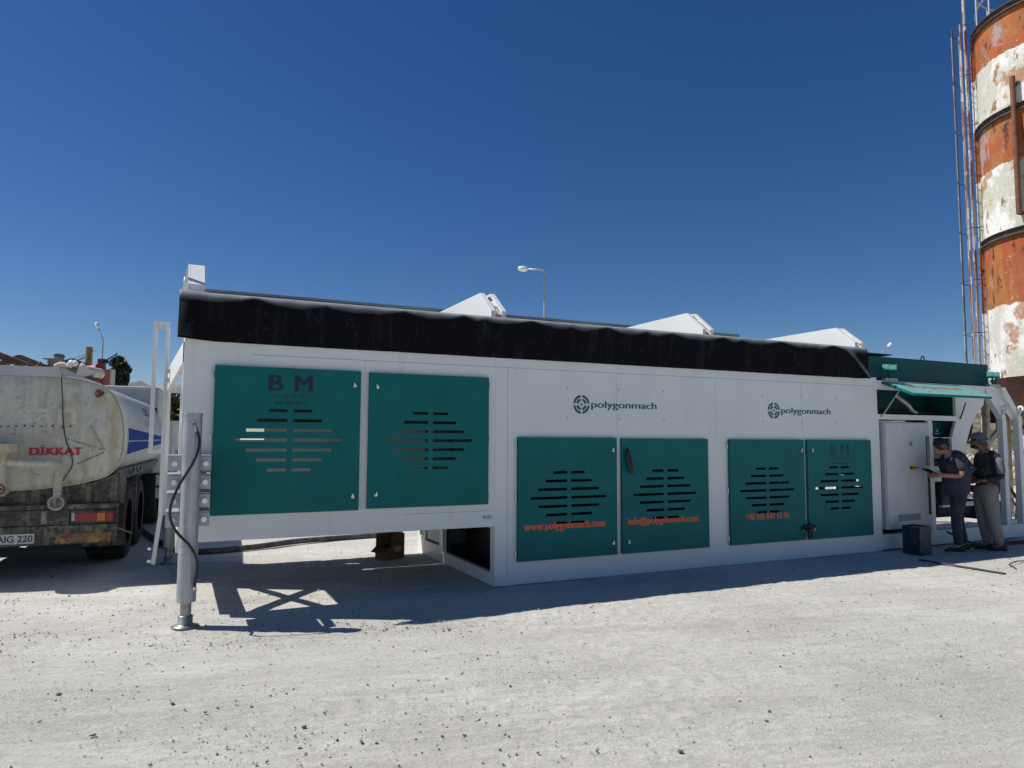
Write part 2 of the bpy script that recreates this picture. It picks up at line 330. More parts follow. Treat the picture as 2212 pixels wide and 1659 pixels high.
        for i in range(nx):
            for j in range(nz):
                if not solid(i, j): continue
                fs.append((V(i, j, 0), V(i+1, j, 0), V(i+1, j+1, 0), V(i, j+1, 0)))
                fs.append((V(i, j, 1), V(i, j+1, 1), V(i+1, j+1, 1), V(i+1, j, 1)))
                if not solid(i-1, j): fs.append((V(i, j, 0), V(i, j+1, 0), V(i, j+1, 1), V(i, j, 1)))
                if not solid(i+1, j): fs.append((V(i+1, j, 0), V(i+1, j, 1), V(i+1, j+1, 1), V(i+1, j+1, 0)))
                if not solid(i, j-1): fs.append((V(i, j, 0), V(i, j, 1), V(i+1, j, 1), V(i+1, j, 0)))
                if not solid(i, j+1): fs.append((V(i, j+1, 0), V(i+1, j+1, 0), V(i+1, j+1, 1), V(i, j+1, 1)))
        return s.add(vs, fs, mt)
    def xform(s, mtx, start=0):
        for i in range(start, len(s.v)): s.v[i] = tuple(mtx @ Vector(s.v[i]))
        return s
    def build(s, name, parent=None, bevel=0, loc=None):
        me = bpy.data.meshes.new(name); me.from_pydata(s.v, [], s.f)
        for n in s.mats: me.materials.append(M[n])
        me.polygons.foreach_set('material_index', s.mi); me.polygons.foreach_set('use_smooth', s.sm)
        me.update()
        o = bpy.data.objects.new(name, me); col.objects.link(o)
        if parent: o.parent = parent
        if loc: o.location = loc
        if bevel:
            b = o.modifiers.new('bevel', 'BEVEL'); b.width = bevel; b.segments = 2; b.limit_method = 'ANGLE'; b.angle_limit = R(40); b.harden_normals = False
        return o

def tag(o, label=None, cat=None, group=None, kind=None):
    if label: o['label'] = label
    if cat: o['category'] = cat
    if group: o['group'] = group
    if kind: o['kind'] = kind
    return o
def empty(name, loc=(0, 0, 0), rz=0, label=None, cat=None, group=None):
    o = bpy.data.objects.new(name, None); col.objects.link(o); o.location = loc; o.rotation_euler = (0, 0, rz); o.empty_display_size = .2
    return tag(o, label, cat, group)
def to_mesh(o):
    dg = bpy.context.evaluated_depsgraph_get(); dg.update()
    return bpy.data.meshes.new_from_object(o.evaluated_get(dg))
def text(body, x0, x1, z0, z1, y, mt, name='lettering', parent=None, bold=0.0, extr=.0012, spacing=1.0, mtx=None, heavy=0):
    """raised or painted lettering in the xz plane (reads from -y), fitted to the box x0..x1, z0..z1"""
    cu = bpy.data.curves.new(name, 'FONT'); cu.body = body; cu.size = 1; cu.extrude = extr; cu.offset = bold; cu.space_character = spacing; cu.resolution_u = 4
    t = bpy.data.objects.new('tmp', cu); col.objects.link(t)
    me = to_mesh(t); bpy.data.objects.remove(t)
    xs = [v.co.x for v in me.vertices]; ys = [v.co.y for v in me.vertices]
    a, b, c, d = min(xs), max(xs), min(ys), max(ys)
    for v in me.vertices:
        X = x0+(v.co.x-a)/(b-a)*(x1-x0); Z = z0+(v.co.y-c)/(d-c)*(z1-z0)
        p = Vector((X, y-v.co.z, Z)); v.co = mtx @ p if mtx else p
    if heavy:
        W = (x1-x0)*heavy; bm = bmesh.new(); bm.from_mesh(me); base_ = bm.verts[:]+bm.edges[:]+bm.faces[:]
        for k, sft in enumerate((-W, W)):
            g = bmesh.ops.duplicate(bm, geom=base_)['geom']
            for v in g:
                if isinstance(v, bmesh.types.BMVert): v.co += Vector((sft, -.0002*(k+1), 0))
        bm.to_mesh(me); bm.free()
    me.materials.clear(); me.materials.append(M[mt]); me.name = name
    o = bpy.data.objects.new(name, me); col.objects.link(o)
    if parent: o.parent = parent
    return o
def catmull(pts, n=8):
    pts = [Vector(p) for p in pts]; P = [pts[0]*2-pts[1]]+pts+[pts[-1]*2-pts[-2]]; out = []
    for i in range(1, len(P)-2):
        for k in range(n):
            t = k/n; a, b, c, d = P[i-1], P[i], P[i+1], P[i+2]
            out.append(.5*((2*b)+(c-a)*t+(2*a-5*b+4*c-d)*t*t+(3*b-a-3*c+d)*t**3))
    out.append(pts[-1]); return out

# ---------------------------------------------------------------- ground
def build_ground():
    rng = np.random.default_rng(4)
    def line(lo, hi, d0, d1, far, grow=1.22):
        v = [lo]
        while v[-1] < hi: t = (v[-1]-lo)/(hi-lo); v.append(v[-1]+d0+(d1-d0)*t)
        d = d1
        while v[-1] < far: d *= grow; v.append(v[-1]+d)
        return v
    xr = line(0, 8.5, .024, .03, 1500); xs = np.array([-q for q in xr[:0:-1]]+xr)
    yr = line(1.7, 12.5, .012, .045, 1600); d = .012; bk = [1.7]
    while bk[-1] > -60: d *= 1.35; bk.append(bk[-1]-d)
    ys = np.array(bk[:0:-1]+yr)
    X, Y = np.meshgrid(xs, ys)
    def noise(U, V, seed):
        g = np.random.default_rng(seed).random((256, 256))*2-1
        iu, iv = np.floor(U).astype(int), np.floor(V).astype(int); fu, fv = U-iu, V-iv; fu, fv = fu*fu*(3-2*fu), fv*fv*(3-2*fv)
        a, b, c, e = g[iu % 256, iv % 256], g[(iu+1) % 256, iv % 256], g[iu % 256, (iv+1) % 256], g[(iu+1) % 256, (iv+1) % 256]
        return (a*(1-fu)+b*fu)*(1-fv)+(c*(1-fu)+e*fu)*fv
    ang = R(12); U = X*math.cos(ang)+Y*math.sin(ang); V = -X*math.sin(ang)+Y*math.cos(ang)
    Z = noise(U*.5, V*1.1, 1)*.008
    st = noise(U*.9, V*6, 2)*.55+noise(U*2.3, V*15, 3)*.45; Z += st*.0050
    rough = np.clip(noise(U*.55+9, V*.9, 4)*1.6+.35, 0, 1)
    Z += rough*(noise(U*11, V*17, 5)*.0045+noise(U*24, V*30, 6)*.0038)
    cl = np.clip(noise(U*7, V*9, 8)-.45, 0, 1); Z += rough*cl*.012
    # tread marks of heavy tyres in two curving lanes
    for off, wd in ((.2+.05*U, .20), (2.1+.04*U, .22), (-2.9+.03*U, .2)):
        lane = np.exp(-((V-4.4-off)/wd)**4); Z -= lane*.004; Z += lane*.0022*np.sin(U*34+np.abs(V-4.4-off)*16+noise(U*2, V*2, 11)*3)*(noise(U*1.1, V, 9) > .05)
    fade = np.clip((9.0-np.abs(X))/1.0, 0, 1)*np.clip((12.5-Y)/1.5, 0, 1)*np.clip((Y-1.5)/.3, 0, 1)
    Z = Z*fade-.004*fade
    k = len(xs); me = bpy.data.meshes.new('ground'); nv = X.size
    co = np.stack([X.ravel(), Y.ravel(), Z.ravel()], 1).astype(np.float32)
    j, i = np.meshgrid(np.arange(len(ys)-1), np.arange(k-1), indexing='ij'); q = (j*k+i).ravel()
    fc = np.stack([q, q+1, q+k+1, q+k], 1).astype(np.int32)
    me.vertices.add(nv); me.vertices.foreach_set('co', co.ravel()); me.loops.add(fc.size); me.loops.foreach_set('vertex_index', fc.ravel())
    me.polygons.add(len(fc)); me.polygons.foreach_set('loop_start', np.arange(0, fc.size, 4, dtype=np.int32)); me.polygons.foreach_set('use_smooth', np.ones(len(fc), dtype=bool))
    me.update(calc_edges=True); me.materials.append(M['ground'])
    o = bpy.data.objects.new('ground', me); col.objects.link(o); tag(o, 'pale grey crushed limestone yard in full sun', 'ground', kind='structure')
build_ground()

# loose stones scattered over the yard (nobody could count them)
def build_stones():
    b = MB(); rnd = random.Random(3)
    ico = []
    t = (1+5**.5)/2
    iv = [(-1, t, 0), (1, t, 0), (-1, -t, 0), (1, -t, 0), (0, -1, t), (0, 1, t), (0, -1, -t), (0, 1, -t), (t, 0, -1), (t, 0, 1), (-t, 0, -1), (-t, 0, 1)]
    jf = [(0, 11, 5), (0, 5, 1), (0, 1, 7), (0, 7, 10), (0, 10, 11), (1, 5, 9), (5, 11, 4), (11, 10, 2), (10, 7, 6), (7, 1, 8), (3, 9, 4), (3, 4, 2), (3, 2, 6), (3, 6, 8), (3, 8, 9), (4, 9, 5), (2, 4, 11), (6, 2, 10), (8, 6, 7), (9, 8, 1)]
    def stone(x, y, r, mt):
        sx, sy, sz = r*rnd.uniform(.7, 1.4), r*rnd.uniform(.7, 1.3), r*rnd.uniform(.45, .85); a = rnd.uniform(0, 6.3)
        vs = []
        for p in iv:
            q = rnd.uniform(.75, 1.15)/1.9; X, Y, Z = p[0]*sx*q, p[1]*sy*q, p[2]*sz*q
            vs.append((x+X*math.cos(a)-Y*math.sin(a), y+X*math.sin(a)+Y*math.cos(a), sz*.35+Z))
        b.add(vs, jf, mt)
    clusters = [(-8+15*rnd.random()**1.5, rnd.uniform(2.0, 9), rnd.uniform(.2, 1.1)) for _ in range(40)]
    for _ in range(12000):
        if rnd.random() < .55:
            c = rnd.choice(clusters); x, y = rnd.gauss(c[0], c[2]*1.6), rnd.gauss(c[1], c[2]*.5)
        else:
            y = 1.9+rnd.random()**1.3*12; x = rnd.uniform(-1, 1)*(y*.85+.8)
        if y < 1.7: continue
        q = rnd.random()
        r = .0018+.0055*rnd.random()**2.2 if q < .965 else .005+.006*rnd.random()
        stone(x, y, r*(1+.05*y), 'stone_dark' if rnd.random() < (.28 if x < 0 else .12) else 'stone_pale')
    for (x, y, r) in [(-2.35, 3.6, .018), (-1.18, 4.2, .017), (-.38, 3.2, .019), (.42, 2.85, .013), (-2.6, 3.25, .019), (1.0, 2.75, .014), (-2.9, 4.7, .02), (-2.1, 4.55, .016), (2.3, 3.0, .013), (.9, 3.9, .014), (3.0, 2.9, .014)]:
        stone(x, y, r, 'stone_dark')
    o = b.build('loose_stones'); tag(o, 'small dark and pale stones scattered over the dusty ground', 'gravel', kind='stuff')
M['stone_dark'] = mat('dark_stone', (.13, .125, .115), .9)
M['stone_pale'] = mat('pale_stone', (.46, .445, .41), .9)
build_stones()

# ================================================================= THE PLANT
PO = Vector((-0.18660727, 8.07217528, 0)); PA = math.atan2(math.cos(R(64.8)), math.sin(R(64.8)))
plant = empty('mobile_batching_plant', PO, PA, 'long white mobile plant with teal slotted doors and a black rubber skirt on top', 'mobile plant')
# local axes: x along the length (right), y into depth, z up.  x -3.23 .. 9.9, depth 0 .. 2.8
DOORS = [(-2.955, -1.55, .91, 2.342), (-1.46, -.10, .92, 2.335), (.27, 1.605, .26, 1.665), (1.68, 3.02, .26, 1.655), (3.385, 4.735, .26, 1.65), (4.80, 6.10, .255, 1.65)]
opn = [(d[0]+.07, d[1]-.07, d[2]+.07, d[3]-.07) for d in DOORS]
b = MB()
b.holed(-3.23, 0, .665, 2.60, 0, .06, opn[:2])
b.holed(.0, 6.33, .0, 2.60, 0, .06, opn[2:], 'white')
# move the ground gap: sill stands a little proud of the yard
b.box(-3.23, -3.17, .0605, .10, .665, 2.6); b.box(-3.165, -.005, .0605, .11, .665, .74)
b.build('side_wall', plant, bevel=.004)
def xholed(x0, x1, y0, y1, z0, z1, holes, mt='white'):
    s = len(b.v); b.holed(y0, y1, z0, z1, x0, x1, holes, mt)
    for i in range(s, len(b.v)): p = b.v[i]; b.v[i] = (p[1], p[0], p[2])
    for k, f in enumerate(b.f):
        if f[0] >= s: b.f[k] = f[::-1]
# fine joints between wall sheets
b = MB()
b.box(-2.62, 6.25, -.0015, .0, 2.462, 2.467, 'seam'); b.box(.150, .154, -.0015, .0, .12, 2.46, 'seam')
b.box(-1.05, -.02, -.0015, .0, .842, .846, 'seam')
for lx in (.93, 4.02):
    for i, dx in enumerate((0, .74, 1.42)):
        for z in (2.26, 1.90): b.cyl((lx+dx, -.0012, z-(.0 if i < 3 else 0)), (lx+dx, .001, z), .011, n=10, mt='seam')
for x in (-1.505, 1.64, 3.20, 4.767): b.box(x-.0012, x+.0012, -.0012, .0, 2.35 if x < 0 else 1.70, 2.46, 'seam')
b.build('panel_joint', plant)
b = MB(); b.box(-.155, -.03, -.002, 0, .745, .80, 'cabinet'); b.box(-.145, -.115, -.003, -.002, .76, .79, 'seam')
for k in range(4): b.box(-.105, -.05, -.003, -.002, .758+k*.011, .763+k*.011, 'seam')
b.build('data_plate', plant)

# doors with real slots, hinges, latches
def door(i, d, hinge_left):
    x0, x1, z0, z1 = d; cx = {0: -2.25, 1: -.785, 2: .935, 3: 2.33, 4: 4.04, 5: 5.425}[i]; cz = 1.625 if i < 2 else .965
    sc = .95 if i in (1,) else (.95 if i > 2 else 1.0); holes = []
    for r in range(7):
        z = cz+(3-r)*.0975; ex = (.21, .31, .41, .51, .41, .31, .21)[r]*sc
        holes += [(cx-ex, cx-.028, z-.015, z+.015), (cx+.028, cx+ex, z-.015, z+.015)]
    b = MB(); b.holed(x0, x1, z0, z1, -.045, -.041, holes, 'teal')
    # folded edge of the sheet
    b.box(x0, x0+.003, -.041, -.004, z0, z1, 'teal'); b.box(x1-.003, x1, -.041, -.004, z0, z1, 'teal')
    b.box(x0+.0032, x1-.0032, -.041, -.004, z0, z0+.003, 'teal'); b.box(x0+.0032, x1-.0032, -.041, -.004, z1-.003, z1, 'teal')
    o = b.build('door', plant, bevel=.0012)
    for z in (z0+.09, (z0+z1)/2+.02, z1-.09):
        h = MB(); hx = x0-.018 if hinge_left else x1+.018
        h.cyl((hx, -.02, z-.032), (hx, -.02, z+.032), .008, n=10, mt='zinc'); h.box(hx-.012, hx+.012, -.012, 0, z-.028, z+.028, 'zinc')
        h.build('hinge', o)
    for z in (z0+.14, z1-.155):
        lx = x1-.065 if hinge_left else x0+.085; h = MB()
        h.cyl((lx, -.062, z), (lx, -.0455, z), .017, n=14, mt='zinc')
        a = random.uniform(-.5, .5); dx, dz = math.sin(a)*.034, math.cos(a)*.034
        h.bar((lx-dx*.2, -.068, z-dz*.3), (lx+dx, -.072, z+dz), .014, .01, 'zinc', (0, 1, 0)); h.build('latch', o, bevel=.002)
    return o
door_objs = [door(i, d, i in (0, 2, 4)) for i, d in enumerate(DOORS)]
text('B', -2.458, -2.33, 2.114, 2.268, -.0465, 'ink', 'lettering', door_objs[0], heavy=.06)
text('M', -2.208, -2.045, 2.114, 2.268, -.0465, 'ink', 'lettering', door_objs[0], heavy=.05)
text('I N Ş A A T', -2.456, -2.037, 2.035, 2.078, -.0465, 'ink_faint', 'lettering', door_objs[0])
text('0533 299 48 11', -2.402, -2.117, 1.977, 2.009, -.0465, 'ink', 'lettering', door_objs[0], bold=.02)
text('B', 5.247, 5.354, 1.433, 1.584, -.0465, 'ink', 'lettering', door_objs[5], bold=.0)
text('M', 5.471, 5.627, 1.433, 1.584, -.0465, 'ink', 'lettering', door_objs[5], bold=.0)
text('I N Ş A A T', 5.245, 5.62, 1.37, 1.413, -.0465, 'ink_faint', 'lettering', door_objs[5])
text('0533 299 48 11', 5.27, 5.60, 1.30, 1.332, -.0465, 'ink_faint', 'lettering', door_objs[5])
text('www.polygonmach.com', .346, 1.425, .580, .692, -.0465, 'orange', 'lettering', door_objs[2], heavy=.005)
text('info@polygonmach.com', 1.764, 2.839, .580, .692, -.0465, 'orange', 'lettering', door_objs[3], heavy=.005)
text('+90 545 642 12 56', 3.634, 4.415, .580, .660, -.0465, 'orange', 'lettering', door_objs[4], heavy=.005)

# painted emblem and name, twice on the wall
def emblem(cx, cz, r, tx0, tx1):
    b = MB()
    def arc(r0, r1, gap, mt):
        for q in range(4):
            g = gap/((r0+r1)/2); n = 10; a0 = q*math.pi/2+g/2; a1 = (q+1)*math.pi/2-g/2; vs = []
            for i in range(n+1):
                a = a0+(a1-a0)*i/n; vs += [(cx+r0*math.cos(a), -.0022, cz+r0*math.sin(a)), (cx+r1*math.cos(a), -.0022, cz+r1*math.sin(a))]
            b.add(vs, [(2*i, 2*i+1, 2*i+3, 2*i+2) for i in range(n)], mt)
    arc(r*.74, r, .022, 'logo'); arc(r*.36, r*.64, .022, 'logo')
    b.cyl((cx, -.0005, cz), (cx, -.0022, cz), r*.17, n=14, mt='steelgrey')
    b.build('emblem', plant)
    text('polygonmach', tx0, tx1, cz-.062, cz+.048, -.0012, 'logo', 'lettering', plant, heavy=.0045)
emblem(1.132, 2.064, .115, 1.271, 2.234); emblem(4.227, 2.054, .113, 4.366, 5.328)

# upper hopper walls, rim, roof side
b = MB()
b.box(-3.23, 6.12, .03, .05, 2.601, 3.02); b.box(-3.23, 6.12, 2.74, 2.80, 2.601, 3.02)
b.build('hopper_wall', plant)
b = MB(); b.box(-3.08, 6.14, .051, .075, 3.022, 3.045, 'rail'); b.box(-3.08, 6.14, 2.68, 2.735, 3.022, 3.56, 'rail'); b.box(-3.08, 6.14, 2.665, 2.75, 3.5605, 3.60, 'rail'); b.build('hopper_rim', plant, bevel=.006)
# gable-ended partitions standing above the rim
def partition(x, double):
    b = MB()
    prof = [(.09, 2.95), (.09, 3.135), (.43, 3.40), (2.66, 3.40), (2.66, 2.95)]
    b.prism(prof, 'x', x-.02, x-.002)
    # edge flange
    def flange(xa, xb, skip=()):
        pts = prof[1:4]
        for (p, q) in zip(pts[:-1], pts[1:]):
            dy, dz = q[0]-p[0], q[1]-p[1]; L = math.hypot(dy, dz); n = (dz/L*.03, -dy/L*.03)
            b.prism([p, q, (q[0]+n[0], q[1]+n[1]), (p[0]+n[0], p[1]+n[1])], 'x', xa, xb)
        b.box(xa, xb, .086, .0905, 2.95, 3.134)
    if double:
        b.prism(prof, 'x', x+.152, x+.17)
        flange(x-.0, x+.035); flange(x+.115, x+.15)
        for t in (.08, .46):     # webs tying both plates, dark gaps between
            y0, z0 = .09+.34*t, 3.10+.30*t; y1, z1 = .09+.34*(t+.26), 3.10+.30*(t+.26)
            b.prism([(y0+.02, z0-.02), (y1+.02, z1-.02), (y1+.026, z1-.03), (y0+.026, z0-.03)], 'x', x+.036, x+.114)
    else: flange(x, x+.13)
    o = b.build('hopper_partition', plant)
    if not double and x < 0:
        e = MB(); e.prism([(x-.021, 3.38), (x-.021, 2.98), (x-.085, 2.98)], 'y', .16, .20)
        e.build('end_gusset', o); e = MB()
        e.tube([(x-.045, .60+.035*math.cos(a), 3.24+.05*math.sin(a)) for a in [k*math.pi/6 for k in range(12)]], .014, 8, 'white', True)
        e.build('lifting_lug', o)
for x, dbl in ((-3.20, False), (-.0, True), (3.10, True), (6.02, True)): partition(x, dbl)
# hopper bottoms seen from below and the belt beneath
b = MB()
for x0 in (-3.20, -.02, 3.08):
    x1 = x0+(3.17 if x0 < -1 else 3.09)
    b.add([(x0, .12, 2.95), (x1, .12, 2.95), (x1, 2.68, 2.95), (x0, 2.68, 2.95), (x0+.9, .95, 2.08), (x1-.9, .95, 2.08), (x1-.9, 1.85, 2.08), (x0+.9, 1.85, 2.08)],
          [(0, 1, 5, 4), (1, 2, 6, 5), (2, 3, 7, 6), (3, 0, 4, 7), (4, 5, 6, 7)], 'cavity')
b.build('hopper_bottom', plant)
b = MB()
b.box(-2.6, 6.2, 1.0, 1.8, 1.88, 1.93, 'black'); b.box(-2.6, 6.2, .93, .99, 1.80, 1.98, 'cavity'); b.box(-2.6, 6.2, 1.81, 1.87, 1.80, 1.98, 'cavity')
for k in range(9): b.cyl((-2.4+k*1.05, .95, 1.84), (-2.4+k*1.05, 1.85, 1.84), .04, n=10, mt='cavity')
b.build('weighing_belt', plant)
# rear wall, open behind the right-hand doors
b = MB()
b.holed(-3.23, 0, .665, 2.60, 2.74, 2.80, [(-2.5, -2.2, 1.62, 1.9)])
b.holed(0, 6.33, 0, 2.60, 2.74, 2.80, [(2.1, 2.4, .55, .75), (2.62, 2.95, .80, 1.0), (3.3, 3.6, .5, .75), (4.5, 4.9, .6, 1.15), (5.05, 5.45, .72, 1.08), (5.6, 5.85, .5, 1.12), (6.0, 6.2, .66, 1.1), (6.26, 6.31, .5, .9)])
b.build('rear_wall', plant)
b = MB(); b.box(-3.2, -.02, .115, .16, .67, .75); b.box(-3.2, -.02, 2.66, 2.735, .67, .75)
b.build('base_rail', plant)
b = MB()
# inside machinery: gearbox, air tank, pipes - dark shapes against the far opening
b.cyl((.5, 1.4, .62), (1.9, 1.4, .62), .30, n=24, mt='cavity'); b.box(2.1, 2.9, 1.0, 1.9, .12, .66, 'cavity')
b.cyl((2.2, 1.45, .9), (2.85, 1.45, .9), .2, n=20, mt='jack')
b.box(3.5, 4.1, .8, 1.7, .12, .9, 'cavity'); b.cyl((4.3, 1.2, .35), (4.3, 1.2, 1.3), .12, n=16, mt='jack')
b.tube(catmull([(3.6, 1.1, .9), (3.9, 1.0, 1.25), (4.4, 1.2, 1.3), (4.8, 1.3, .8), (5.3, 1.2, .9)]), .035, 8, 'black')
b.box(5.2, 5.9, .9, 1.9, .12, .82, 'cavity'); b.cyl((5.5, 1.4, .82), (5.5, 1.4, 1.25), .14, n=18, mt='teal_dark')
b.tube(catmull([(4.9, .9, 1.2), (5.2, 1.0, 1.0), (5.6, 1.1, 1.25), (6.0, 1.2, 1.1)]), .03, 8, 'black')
b.box(.06, 6.3, .07, 2.73, .05, .08, 'black'); b.box(.35, .37, .07, 1.75, .081, .8, 'black'); b.box(.06, .35, .07, 1.75, .80, .82, 'black'); b.box(.07, .12, 1.72, 2.73, .0, 2.58, 'cavity')  # black plates added behind the step opening in place of its shade
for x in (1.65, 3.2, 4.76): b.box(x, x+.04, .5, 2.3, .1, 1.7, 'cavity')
b.build('machinery_and_shade_plates', plant)
b = MB(); xholed(6.334, 6.344, .0651, 2.70, .25, 1.9, [(.30, .46, .93, 1.07), (.62, .72, .98, 1.10), (.80, 1.02, .82, .93), (.55, .70, .78, .86), (1.15, 1.22, .70, 1.0), (.95, 1.10, .52, .60), (.40, .50, .60, .70), (1.4, 1.6, .72, .80)], 'cavity'); b.build('added_room_divider', plant)  # added plate, holes placed so bright bits show through the door slots
# step panel closing the low section, seen under the raised end
b = MB()
xholed(-.002, .055, .0615, 2.74, .0, .66, [(.12, 1.72, .14, .64), (1.86, 2.45, .2, .64), (2.53, 2.70, .24, .62)])
b.box(.025, .035, 1.87, 2.44, .23, .64, 'cabinet')
b.build('step_panel', plant)

# open left end: frame, cross bracing, gussets
b = MB()
b.box(-3.24, -3.14, .115, 2.73, .56, .76); b.box(-3.24, -3.10, .12, 2.73, 2.12, 2.49); b.box(-3.225, -3.205, .06, .13, 2.491, 3.02); b.box(-3.225, -3.205, .25, .61, 2.491, 3.02); b.box(-3.225, -3.205, .73, 1.62, 2.491, 3.02); b.box(-3.225, -3.205, 1.72, 2.735, 2.491, 3.02); b.box(-3.225, -3.2055, .131, .249, 2.6, 3.02); b.box(-3.225, -3.2055, .611, .729, 2.58, 3.02); b.box(-3.225, -3.2055, 1.621, 1.719, 2.57, 3.02); b.box(-3.24, -3.14, 2.66, 2.735, .76, 2.27)
b.box(-3.24, -3.20, 1.42, 2.65, .76, 2.27)
b.build('end_frame', plant, bevel=.004)
b = MB()
b.bar((-3.20, .10, .84), (-3.20, 1.45, 1.92), .13, .05, upv=(1, 0, 0)); b.bar((-3.14, .20, 1.95), (-3.14, 1.46, .98), .13, .05, upv=(1, 0, 0))
b.build('cross_brace', plant)
b = MB()
b.add([(-3.24, .02, 2.56), (-3.24, .02, 2.36), (-3.40, 2.30, 2.20), (-3.40, 2.30, 2.47), (-3.20, .02, 2.56), (-3.20, .02, 2.36), (-3.36, 2.34, 2.20), (-3.36, 2.34, 2.47)],
      [(0, 3, 2, 1), (4, 5, 6, 7), (0, 4, 7, 3), (1, 2, 6, 5), (2, 3, 7, 6)], 'white')
b.box(-3.41, -3.35, 2.36, 2.42, .7, 2.46, 'white'); b.box(-3.349, -3.24, 2.36, 2.42, 2.2, 2.3, 'white'); b.box(-3.349, -3.24, 2.36, 2.42, .75, .85, 'white')
b.build('end_gusset', plant, bevel=.003)

# ladder, edge on, with the folding foot
ladder = MB(); LY = (1.85, 2.25)
for y in LY:
    ladder.box(-3.425, -3.385, y-.02, y+.02, .78, 3.0)
    ladder.box(-3.555, -3.520, y-.02, y+.02, 1.46, 3.0); ladder.box(-3.5195, -3.4255, y-.02, y+.02, 2.965, 3.0); ladder.box(-3.5195, -3.4255, y-.02, y+.02, 1.46, 1.495)
for k in range(7): ladder.box(-3.42, -3.39, LY[0]+.021, LY[1]-.021, .95+k*.28, .975+k*.28)
ladder.box(-3.384, -3.24, LY[0]-.01, LY[0]+.02, 2.40, 2.45)
for i_ in range(len(ladder.mats)): ladder.mats[i_] = 'ladder_grey'
lo = ladder.build('ladder', plant, bevel=.004)
b = MB()
for y in LY: b.bar((-3.40, y, .775), (-3.46, y, .20), .045, .045)
b.bar((-3.43, LY[0], .55), (-3.43, LY[1], .55), .03, .03); b.bar((-3.455, LY[0], .3), (-3.455, LY[1], .3), .03, .03)
b.box(-3.52, -3.485, 1.84, 1.86, .22, .25, 'zinc'); b.box(-3.52, -3.485, 1.84, 1.86, .36, .39, 'zinc')
b.mats = ['ladder_grey' if q == 'white' else q for q in b.mats]; b.build('folding_step', lo)

# hydraulic support legs
def jack(x, y, near):
    s = -1 if near else 1
    b = MB(); rt_ = .078
    b.cyl((x, y, .22), (x, y, .70), rt_*1.02, n=32, mt='jack'); b.cyl((x, y, .703), (x, y, 1.84), rt_, n=32, mt='jack'); b.cyl((x, y, 1.841), (x, y, 1.865), rt_*1.05, n=32, mt='jack')
    o = b.build('jack_leg', plant)
    b = MB(); b.cyl((x, y, .085), (x, y, .219), .045, n=24, mt='steel'); b.build('piston', o)
    b = MB(); b.lathe([(0, 0), (.11, .0), (.115, .012), (.075, .022), (.06, .03), (.06, .10), (.052, .105), (0, .105)], 28, 'steel', (x, y)); b.build('foot_plate', o)
    b = MB()
    for k in range(4):
        z = .86+k*.165
        for sx in (-1, 1):
            xa, xb = (x-.19, x-.075) if sx < 0 else (x+.075, x+.165)
            y0_, y1_ = sorted((y-s*.05, 0 if near else 2.8))
            b.box(xa, xb, y-s*.06-.012, y-s*.06+.012, z, z+.12, 'jack'); b.box(xa, xb, min(y-s*.06, .0 if near else 2.81), max(y-s*.06, -.01 if near else 2.8), z+.121, z+.135, 'jack')
            b.cyl(((xa+xb)/2, y-s*.06+s*.012, z+.06), ((xa+xb)/2, y-s*.06+s*.04, z+.06), .026, n=6, mt='zinc', smooth=False)
    b.box(x-.012, x+.012, *sorted((y-s*.078, 0 if near else 2.80)), .84, 1.50, 'jack')  # continuous web added so the bracket casts a solid shadow
    b.build('mounting_bracket', o, bevel=.003)
    if near:
        b = MB(); b.tube(catmull([(x+.01, y-.085, 1.78), (x+.055, y-.10, 1.62), (x+.02, y-.13, 1.45), (x-.10, y-.16, 1.22), (x-.155, y-.16, 1.02), (x-.11, y-.14, .86), (x+.02, y-.13, .70), (x+.075, y-.11, .56), (x+.06, y-.085, .37)]), .0125, 10, 'black')
        b.cyl((x+.01, y-.08, 1.80), (x+.03, y-.10, 1.70), .012, n=8, mt='zinc'); b.cyl((x+.06, y-.085, .36), (x+.06, y-.072, .33), .014, n=8, mt='zinc')
        b.build('hydraulic_hose', o)
jack(-3.14, -.44, True); jack(-3.30, 3.05, False)

